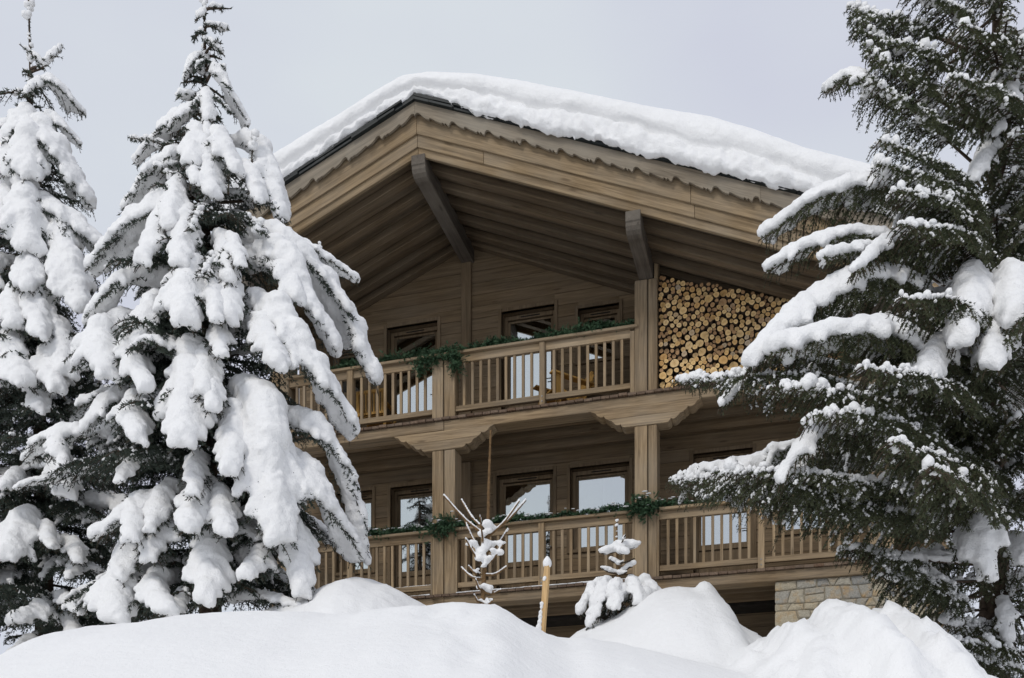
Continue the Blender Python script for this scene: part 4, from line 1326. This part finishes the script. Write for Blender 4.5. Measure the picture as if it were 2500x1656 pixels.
# ------------------------------------------------------------------ large open spruce, right
C = Spruce('spruce_tree', 'large olive green spruce with drooping twigs at the right edge', 2425, (2440, -900), 9.6, 1620,
           [(-900, 10), (0, 330), (220, 420), (500, 560), (700, 660), (900, 800), (1150, 800), (1300, 560), (1450, 330), (1640, 240)], 'needles_olive', 37, 0.15)
HV = dict(hang=0.95, dens=200, ln=0.023, wd=0.0078, spacing=0.06, cover=(0.2, 0.7), pend=True)
for a, kw in [((2050, 225, 1914, 208, 70), dict(mid=(1975, 175))), ((2060, 440, 1772, 545, 95), dict(mid=(1920, 450))), ((2050, 560, 1782, 622, 80), dict(mid=(1900, 560))),
              ((2060, 590, 1905, 595, 70), {}), ((2090, 560, 1980, 622, 65), {}), ((2070, 650, 1742, 835, 110), dict(mid=(1880, 700))),
              ((2090, 790, 1790, 812, 110), dict(mid=(1940, 775))), ((1830, 830, 1670, 935, 60), {}), ((1960, 1000, 1808, 1110, 75), dict(mid=(1870, 1020))),
              ((2250, 650, 2225, 782, 110), {}), ((2330, 640, 2345, 740, 110), {}), ((2190, 790, 2125, 890, 100), {}), ((2300, 760, 2290, 840, 95), {}), ((2260, 1215, 2280, 1320, 120), {}),
              ((2230, 660, 2170, 730, 70), {}), ((2110, 500, 2100, 560, 80), {}), ((2170, 590, 2160, 630, 60), {}), ((2310, 180, 2350, 260, 80), {}), ((2290, 210, 2310, 300, 70), {}), ((2290, 330, 2250, 420, 70), {}),
              ((2350, 1250, 2367, 1300, 80), {}), ((2320, 1400, 2330, 1480, 70), {}), ((2200, 1420, 2180, 1440, 40), {}), ((2080, 1290, 1975, 1270, 60), {}), ((2130, 1300, 2200, 1370, 75), {})]:
    big = a[4] > 90 and a[0] > 2100
    if a[0] > 2100: kw = {**kw, 'frac': 0.78 if a[4] > 90 else 0.55}
    wl_ = a[4] * K / F_PX * 9
    C.limb(*a, **{**HV, **kw, **(dict(cover=(0.6, 0.95)) if big else {})}, lt=wl_ * (0.72 if big else 0.95), sw=0.23 if big else 0.19)
LT = dict(heavy=False, hang=0.85, dens=230, ln=0.022, wd=0.0075, spacing=0.06, pend=True)
for a, kw in [((1950, 890, 1572, 878, 0), dict(mid=(1760, 870), lt=0.30, dust=0.95)), ((2100, 960, 1790, 895, 0), dict(mid=(1930, 905), lt=0.34, dust=0.8)),
              ((2150, 1020, 1880, 960, 0), dict(mid=(2000, 960), lt=0.36, dust=0.7)),
              ((2000, 1160, 1562, 1106, 0), dict(mid=(1790, 1110), lt=0.36, dust=0.95)), ((2050, 1130, 1660, 1090, 0), dict(mid=(1850, 1095), lt=0.3, dust=0.9)), ((2120, 1200, 1750, 1150, 0), dict(mid=(1930, 1160), lt=0.4, dust=0.6)),
              ((2150, 1340, 1950, 1272, 0), dict(mid=(2050, 1290), lt=0.34, dust=0.8)), ((2200, 1380, 2040, 1320, 0), dict(lt=0.3, dust=0.7)), ((2330, 1500, 2200, 1480, 0), dict(lt=0.28, dust=0.9)), ((2340, 1540, 2230, 1520, 0), dict(lt=0.28, dust=0.8)),
              ((2100, 60, 1975, 15, 0), dict(lt=0.34, dust=0.8)), ((2130, 130, 1985, 70, 0), dict(lt=0.36, dust=0.8)), ((2120, 200, 2000, 110, 0), dict(lt=0.36, dust=0.8)), ((2150, 290, 2020, 190, 0), dict(lt=0.36, dust=0.8)),
              ((2200, 420, 2035, 326, 0), dict(lt=0.34, dust=0.85)), ((2220, 460, 2033, 379, 0), dict(lt=0.36, dust=0.85)), ((2230, 500, 2070, 440, 0), dict(lt=0.34, dust=0.8)), ((2230, 560, 2080, 520, 0), dict(lt=0.36, dust=0.7)),
              ((2200, 30, 2100, -20, 0), dict(lt=0.34, dust=0.8)), ((2300, 120, 2220, 60, 0), dict(lt=0.36, dust=0.6)), ((2330, 250, 2200, 180, 0), dict(lt=0.36, dust=0.8)), ((2240, 720, 2080, 690, 0), dict(lt=0.34, dust=0.7)),
              ((2200, 900, 1990, 850, 0), dict(lt=0.36, dust=0.6)), ((2240, 1100, 2060, 1020, 0), dict(lt=0.4, dust=0.6)), ((2250, 1150, 2150, 1080, 0), dict(lt=0.4, dust=0.6))]:
    C.limb(*a, **{**LT, **kw})
C.fill(44, P(0, 1600, 9.6).z, P(0, -100, 9.6).z, lo=0.2, hi=0.5, droop=0.2, heavy_p=0.0, dust=0.4, hang=0.8, front=0.95, ltf=0.4, dens=160, ln=0.024, wd=0.008, pend=True)
C.fill(45, P(0, 1630, 9.6).z, P(0, 1000, 9.6).z, lo=0.55, hi=1.05, droop=0.2, heavy_p=0.15, dust=0.45, hang=0.75, front=0.92, ltf=0.3, dens=160, ln=0.024, wd=0.008, pend=True, clear=(1780, 2150, 1340, 1620))
C.fill(14, P(0, 520, 9.6).z, P(0, -120, 9.6).z, lo=0.5, hi=0.95, droop=0.1, heavy_p=0.1, dust=0.5, hang=0.8, front=0.8, ltf=0.28, dens=170, ln=0.024, wd=0.008, pend=True)
C.fill(66, P(0, 1600, 9.6).z, P(0, -160, 9.6).z, lo=0.4, hi=0.78, droop=0.22, heavy_p=0.16, dust=0.45, hang=0.8, front=0.7, ltf=0.26, dens=160, ln=0.024, wd=0.008, pend=True, clear=(1780, 2150, 1340, 1620))

# ------------------------------------------------------------------ garlands on the handrails
def garland(name_label, u0, u1, zt, knots, seed, snow, z_off=0.055):
    r = np.random.default_rng(seed)
    root = empty('fir_garland', W(u0, 0.06, zt), -PHI)
    off = np.array([u0, 0.06, zt])
    s0, s1 = [], []
    x = u0
    cs_ = []
    while x < u1:
        y = 0.05 + 0.03 * math.sin(x * 5.1 + seed)
        z = zt + z_off + 0.018 * math.sin(x * 7.3 + seed * 2) + 0.02 * math.sin(x * 17 + seed)
        c = np.array([x, y, z])
        thick = 0.75 + 0.3 * math.sin(x * 3.1 + seed)
        for _ in range(10):
            d = unit(r.normal(size=3) * np.array([1.0, 0.8, 0.8]))
            s0.append(c); s1.append(c + d * 0.10 * thick * r.uniform(0.7, 1.2))
        if snow and r.random() < 0.42: cs_.append(c)
        x += 0.022
    for (ku, kz, kv, ext, hgt, n) in knots:
        for _ in range(int(n * 1.8)):
            c = np.array([ku + r.normal() * ext, kv + r.normal() * 0.045, kz + r.normal() * hgt])
            d = unit(r.normal(size=3) + np.array([0, -0.4, -0.3]))
            s0.append(c); s1.append(c + d * 0.10 * r.uniform(0.7, 1.2))
            if snow and r.random() < 0.05: cs_.append(c + np.array([0, 0, 0.06]))
    s0 = np.array(s0) - off; s1 = np.array(s1) - off
    nv = needle_tris(s0, s1, 300, 0.028, 0.012, r)
    link('greenery', np_mesh('greenery', nv, np.arange(len(nv)).reshape(-1, 3), M['needles_garland']), root)
    if cs_:
        c = np.array(cs_) - off + np.array([0, -0.01, 0.055]) + r.normal(size=(len(cs_), 3)) * 0.015
        v0, f0 = ICO1
        rad_ = r.uniform(0.008, 0.024, len(c))
        v = c[:, None] + v0[None] * rad_[:, None, None] * np.array([2.0, 1, 0.45])
        link('snow_dusting', np_mesh('snow_dusting', v.reshape(-1, 3), (f0[None] + (np.arange(len(c)) * len(v0))[:, None, None]).reshape(-1, 3), M['snow'], True), root)['kind'] = 'stuff'
    tag(root, name_label, 'garland')
garland('green fir garland draped along the upper balcony handrail', -5.5, -0.03, ZT_U, [(-3.35, ZT_U - 0.08, -0.05, 0.12, 0.05, 60), (-3.52, ZT_U - 0.2, -0.06, 0.06, 0.06, 46), (-2.98, ZT_U - 0.06, -0.06, 0.10, 0.06, 60), (-2.9, ZT_U - 0.22, -0.06, 0.05, 0.08, 50), (-3.7, ZT_U + 0.06, 0.03, 0.22, 0.03, 70), (-1.0, ZT_U + 0.07, 0.03, 0.3, 0.03, 70)], 3, False)
garland('snow-dusted green fir garland along the lower balcony handrail', -5.5, 1.25, ZT_L, [(-3.14, ZT_L + 0.03, -0.06, 0.13, 0.08, 150), (0.13, ZT_L + 0.02, -0.06, 0.12, 0.075, 150)], 8, True)

# snow lying along the edge of the lower deck and bottom rail
for (u0, u1, v, z, rr, lab) in ((-2.9, -0.05, -0.03, DL + 0.006, 0.022, 'thin line of snow on the lower deck edge between the two posts'), (-5.6, -3.37, -0.03, DL + 0.006, 0.022, 'thin line of snow on the lower deck edge left of the left post'), (-5.6, -3.37, 0.05, DL + 0.19, 0.016, 'thin line of snow on the lower bottom rail left of the left post')):
    c, r_ = [], []
    x = u0
    while x < u1:
        n_ = mnoise.noise((x * 2.3, z * 3, v))
        c.append(np.array([x, v + 0.004 * math.sin(x * 40), z])); r_.append(rr * (1 + 0.45 * n_))
        x += 0.02
    o = snow_object('snow_line', c, r_, None, voxel=0.014, squash=0.6, smooth=1, lumps=0.0)
    o.matrix_world = HM
    tag(o, lab, 'snow')

# ------------------------------------------------------------------ bare sapling with a long leader
def px_pt(x, y, Y, dy=0.0):
    return np.array(P(x, y, Y + dy))
YS = 8.35
b0 = px_pt(1177, 1500, YS)
sap = empty('sapling', tuple(b0))
tag(sap, 'thin bare sapling with snow pads and a very long leader', 'sapling')
path = resample(bez([px_pt(1177, 1510, YS) - b0, px_pt(1183, 1390, YS) - b0, px_pt(1191, 1312, YS) - b0, px_pt(1193, 1200, YS) - b0, px_pt(1198, 1051, YS) - b0], 30), 0.03)[0]
MB().tube([tuple(p) for p in path], list(np.linspace(0.021, 0.008, len(path)) * (1 + 0.12 * np.sin(np.arange(len(path)) * 2.1))), 7).build('trunk', M['sapling_bark'], sap, smooth=True)
arms = [((1191, 1312), (1084, 1212), -.05), ((1180, 1290), (1127, 1223), .15), ((1191, 1312), (1268, 1224), -.05), ((1193, 1305), (1284, 1222), .12), ((1184, 1345), (1172, 1262), -.2),
        ((1183, 1380), (1138, 1318), -.08), ((1183, 1380), (1228, 1330), -.08), ((1185, 1352), (1240, 1295), .12), ((1176, 1350), (1131, 1262), .1), ((1179, 1402), (1144, 1384), -.05), ((1180, 1404), (1236, 1386), -.05), ((1178, 1415), (1127, 1388), .1), ((1177, 1440), (1162, 1418), -.1), ((1177, 1443), (1222, 1442), -.05), ((1176, 1468), (1158, 1455), -.08), ((1176, 1470), (1202, 1468), -.1)]
sc, sr = [], []
for (a, e, dy) in arms:
    pa, pe = px_pt(*a, YS) - b0, px_pt(*e, YS, dy) - b0
    pm_ = (pa + pe) / 2 - UP * 0.03
    pp = resample(bez([pa, pm_, pe], 12), 0.025)[0]
    br = MB().tube([tuple(p) for p in pp], list(np.linspace(0.010, 0.006, len(pp))), 6).build('branch', M['sapling_bark'], sap, smooth=True)
    for k, q in enumerate(pp[1:]):
        sc.append(q + UP * 0.013); sr.append(0.0135)
for (x, y, rx, dz) in [(1197, 1283, 0.065, 0), (1192, 1298, 0.05, 0), (1185, 1322, 0.055, 0), (1160, 1325, 0.04, 0), (1150, 1330, 0.036, 0), (1208, 1326, 0.052, 0), (1222, 1325, 0.03, 0), (1175, 1345, 0.05, 0), (1198, 1348, 0.05, 0), (1213, 1350, 0.035, 0), (1188, 1368, 0.045, 0), (1172, 1360, 0.035, 0), (1184, 1380, 0.03, 0), (1170, 1390, 0.02, 0),
                       (1178, 1430, 0.036, 0), (1192, 1432, 0.042, 0), (1186, 1442, 0.03, 0), (1184, 1462, 0.028, 0), (1196, 1464, 0.026, 0)]:
    q = px_pt(x, y, YS, -0.03) - b0
    for k in range(3):
        sc.append(q + rng.normal(size=3) * rx * np.array([0.7, 0.5, 0.25])); sr.append(rx * rng.uniform(0.55, 0.8))
snow_object('snow_load', sc, sr, sap, voxel=0.011, squash=0.75, smooth=2, lumps=0.008)

# ------------------------------------------------------------------ small spruce with a broad cap of snow
YT = 8.9
b0 = px_pt(1512, 1560, YT)
ts = empty('small_spruce', tuple(b0))
tag(ts, 'small young spruce bowed under a broad snow cap before the right post', 'tree')
MB().tube([tuple(px_pt(1512, 1570, YT) - b0), tuple(px_pt(1511, 1420, YT) - b0), tuple(px_pt(1506, 1340, YT) - b0), tuple(px_pt(1506, 1263, YT) - b0)], [0.022, 0.014, 0.009, 0.006], 7).build('trunk', M['sapling_bark'], ts, smooth=True)
rr_ = np.random.default_rng(5)
sc, sr = [], []
for (a, e, dy, wsn) in [((1506, 1346), (1468, 1352), -.05, .045), ((1506, 1346), (1556, 1334), -.03, .05), ((1506, 1344), (1527, 1306), -.12, .012), ((1506, 1346), (1530, 1352), -.2, .04), ((1507, 1346), (1480, 1345), .15, .04), ((1508, 1375), (1489, 1366), -.05, .022), ((1508, 1376), (1549, 1364), .1, .006), ((1508, 1376), (1521, 1372), -.1, .02), ((1509, 1402), (1470, 1389), -.05, .026), ((1509, 1402), (1549, 1376), -.05, .026), ((1509, 1402), (1530, 1398), -.15, .02)]:
    pa, pe = px_pt(*a, YT) - b0, px_pt(*e, YT, dy) - b0
    pp = resample(bez([pa, (pa + pe) / 2 - UP * 0.01, pe], 12), 0.02)[0]
    branch(ts, [pa, (pa + pe) / 2 - UP * 0.01, pe], 0.05, rr_, mat='needles_olive', hang=0.1, start=0.1, dens=420, spacing=0.2, stem=0.007, sub=False, ln=0.016, wd=0.005)
    for k, q in enumerate(pp):
        f = k / (len(pp) - 1)
        w_ = wsn * (0.55 + 0.6 * math.sin(math.pi * min(1, 0.15 + 0.75 * f)))
        sc.append(q + UP * w_ * 0.75); sr.append(w_)
for y in (1270, 1282, 1296, 1310, 1325): sc.append(px_pt(1506, y, YT, -0.015) - b0); sr.append(0.016)
for x, y, q in ((1508, 1330, .045), (1500, 1335, .04), (1518, 1335, .045)): sc.append(px_pt(x, y, YT, -.03) - b0); sr.append(q)
snow_object('snow_load', sc, sr, ts, voxel=0.012, squash=0.8, smooth=4)
for (a, e, w, dY) in [((1455, 1432), (1412, 1500), .06, -.15), ((1470, 1434), (1440, 1524), .06, -.38), ((1502, 1436), (1500, 1490), .07, -.42), ((1548, 1434), (1566, 1480), .07, -.38), ((1580, 1432), (1610, 1455), .07, -.1), ((1570, 1430), (1590, 1440), .07, .22), ((1470, 1430), (1450, 1445), .07, .22)]:
    pa = px_pt(1512, 1440, YT) - b0; pm2 = px_pt(*a, YT, dY * 0.7) - b0; pe = px_pt(*e, YT, dY) - b0
    branch(ts, [pa, pm2, pe], 0.13, rr_, snow_w=w * 0.8, heavy=True, mat='needles_dark', hang=0.8, start=0.35, dens=220, spacing=0.05, stem=0.012, ln=0.024, wd=0.008, rt=0.036, voxel=0.014)
capc, capr = [], []
for k in range(46):
    x = 1446 + 150 * rr_.random(); e_ = abs((x - 1521) / 80)
    capc.append(px_pt(x, 1442 + 8 * e_ ** 2 + 6 * rr_.random(), YT, rr_.uniform(-0.3, 0.22)) - b0); capr.append(0.085 - 0.02 * e_ + 0.012 * rr_.random())
snow_object('snow_cap', capc, capr, ts, voxel=0.016, squash=0.8, smooth=8, lumps=0.02)
for k in range(10):
    az = rr_.uniform(-math.pi, 0); L = rr_.uniform(0.15, 0.36)
    p0 = px_pt(1512, 1455 + 4 * k, YT) - b0
    branch(ts, [p0, p0 + np.array([math.cos(az) * L * .5, math.sin(az) * L * .5, -0.02]), p0 + np.array([math.cos(az) * L, math.sin(az) * L, -0.14])], 0.12, rr_, mat='needles_dark', hang=0.5, start=0.1, dens=260, spacing=0.07, stem=0.008, dust=0.4, ln=0.022, wd=0.006)

# ------------------------------------------------------------------ wooden stake with a hat of snow, and a stub
YK = 7.9
pb, pt_ = px_pt(1323, 1556, YK), px_pt(1336, 1378, YK)
stk = empty('wooden_stake', tuple(pb))
tag(stk, 'pale split wooden stake leaning in the snow, capped with snow', 'stake')
d = pt_ - pb
ring = [(-0.026, -0.02), (0.012, -0.03), (0.028, -0.004), (0.018, 0.026), (-0.02, 0.024)]
vs = []
for t, s_ in ((-0.25, 1.05), (0.3, 1.0), (0.7, 0.98), (1.0, 0.93)):
    vs += [tuple(d * t + np.array([x * s_ + 0.002 * math.sin(9 * t + x * 50), y * s_, 0])) for x, y in ring]
fs = [tuple(range(4, -1, -1)), tuple(range(15, 20))]
for i in range(3):
    fs += [(i * 5 + k, i * 5 + (k + 1) % 5, i * 5 + 5 + (k + 1) % 5, i * 5 + 5 + k) for k in range(5)]
MB().add(vs, fs).build('shaft', M['stake_wood'], stk, bevel=0.004)
sc = [d + UP * z for z in (0.0, 0.012, 0.03, 0.045, 0.058)]; sr = [0.036, 0.037, 0.028, 0.018, 0.011]
snow_object('snow_cap', sc, sr, stk, voxel=0.008, squash=1.0, smooth=3, lumps=0.004)
sc, sr = [], []
for t, s_, q in ((0.80, -0.012, .016), (0.78, -0.016, .014), (0.45, -0.02, .018), (0.33, -0.024, .018), (0.27, -0.024, .02), (0.2, -0.026, .02), (0.12, -0.03, .026), (0.05, -0.035, .034), (0.0, -0.04, .04), (0.4, -0.02, .014)):
    sc.append(d * t + np.array([s_, -0.022, 0])); sr.append(q)
snow_object('snow_clump', sc, sr, stk, voxel=0.008, squash=1.1, smooth=2, lumps=0.004)
YB = 7.75
pbs = px_pt(1312, 1556, YB)
stub = MB().tube([(0, 0, -0.1), (0.004, 0, 0.0), (0.006, -0.005, 0.022)], [0.045, 0.04, 0.036], 9).build('wooden_stub', M['sapling_bark'])
stub.location = tuple(pbs)
tag(stub, 'short brown wooden stub poking from the snow beside the stake', 'stub')
print('tree triangles', TRI_COUNT[0])
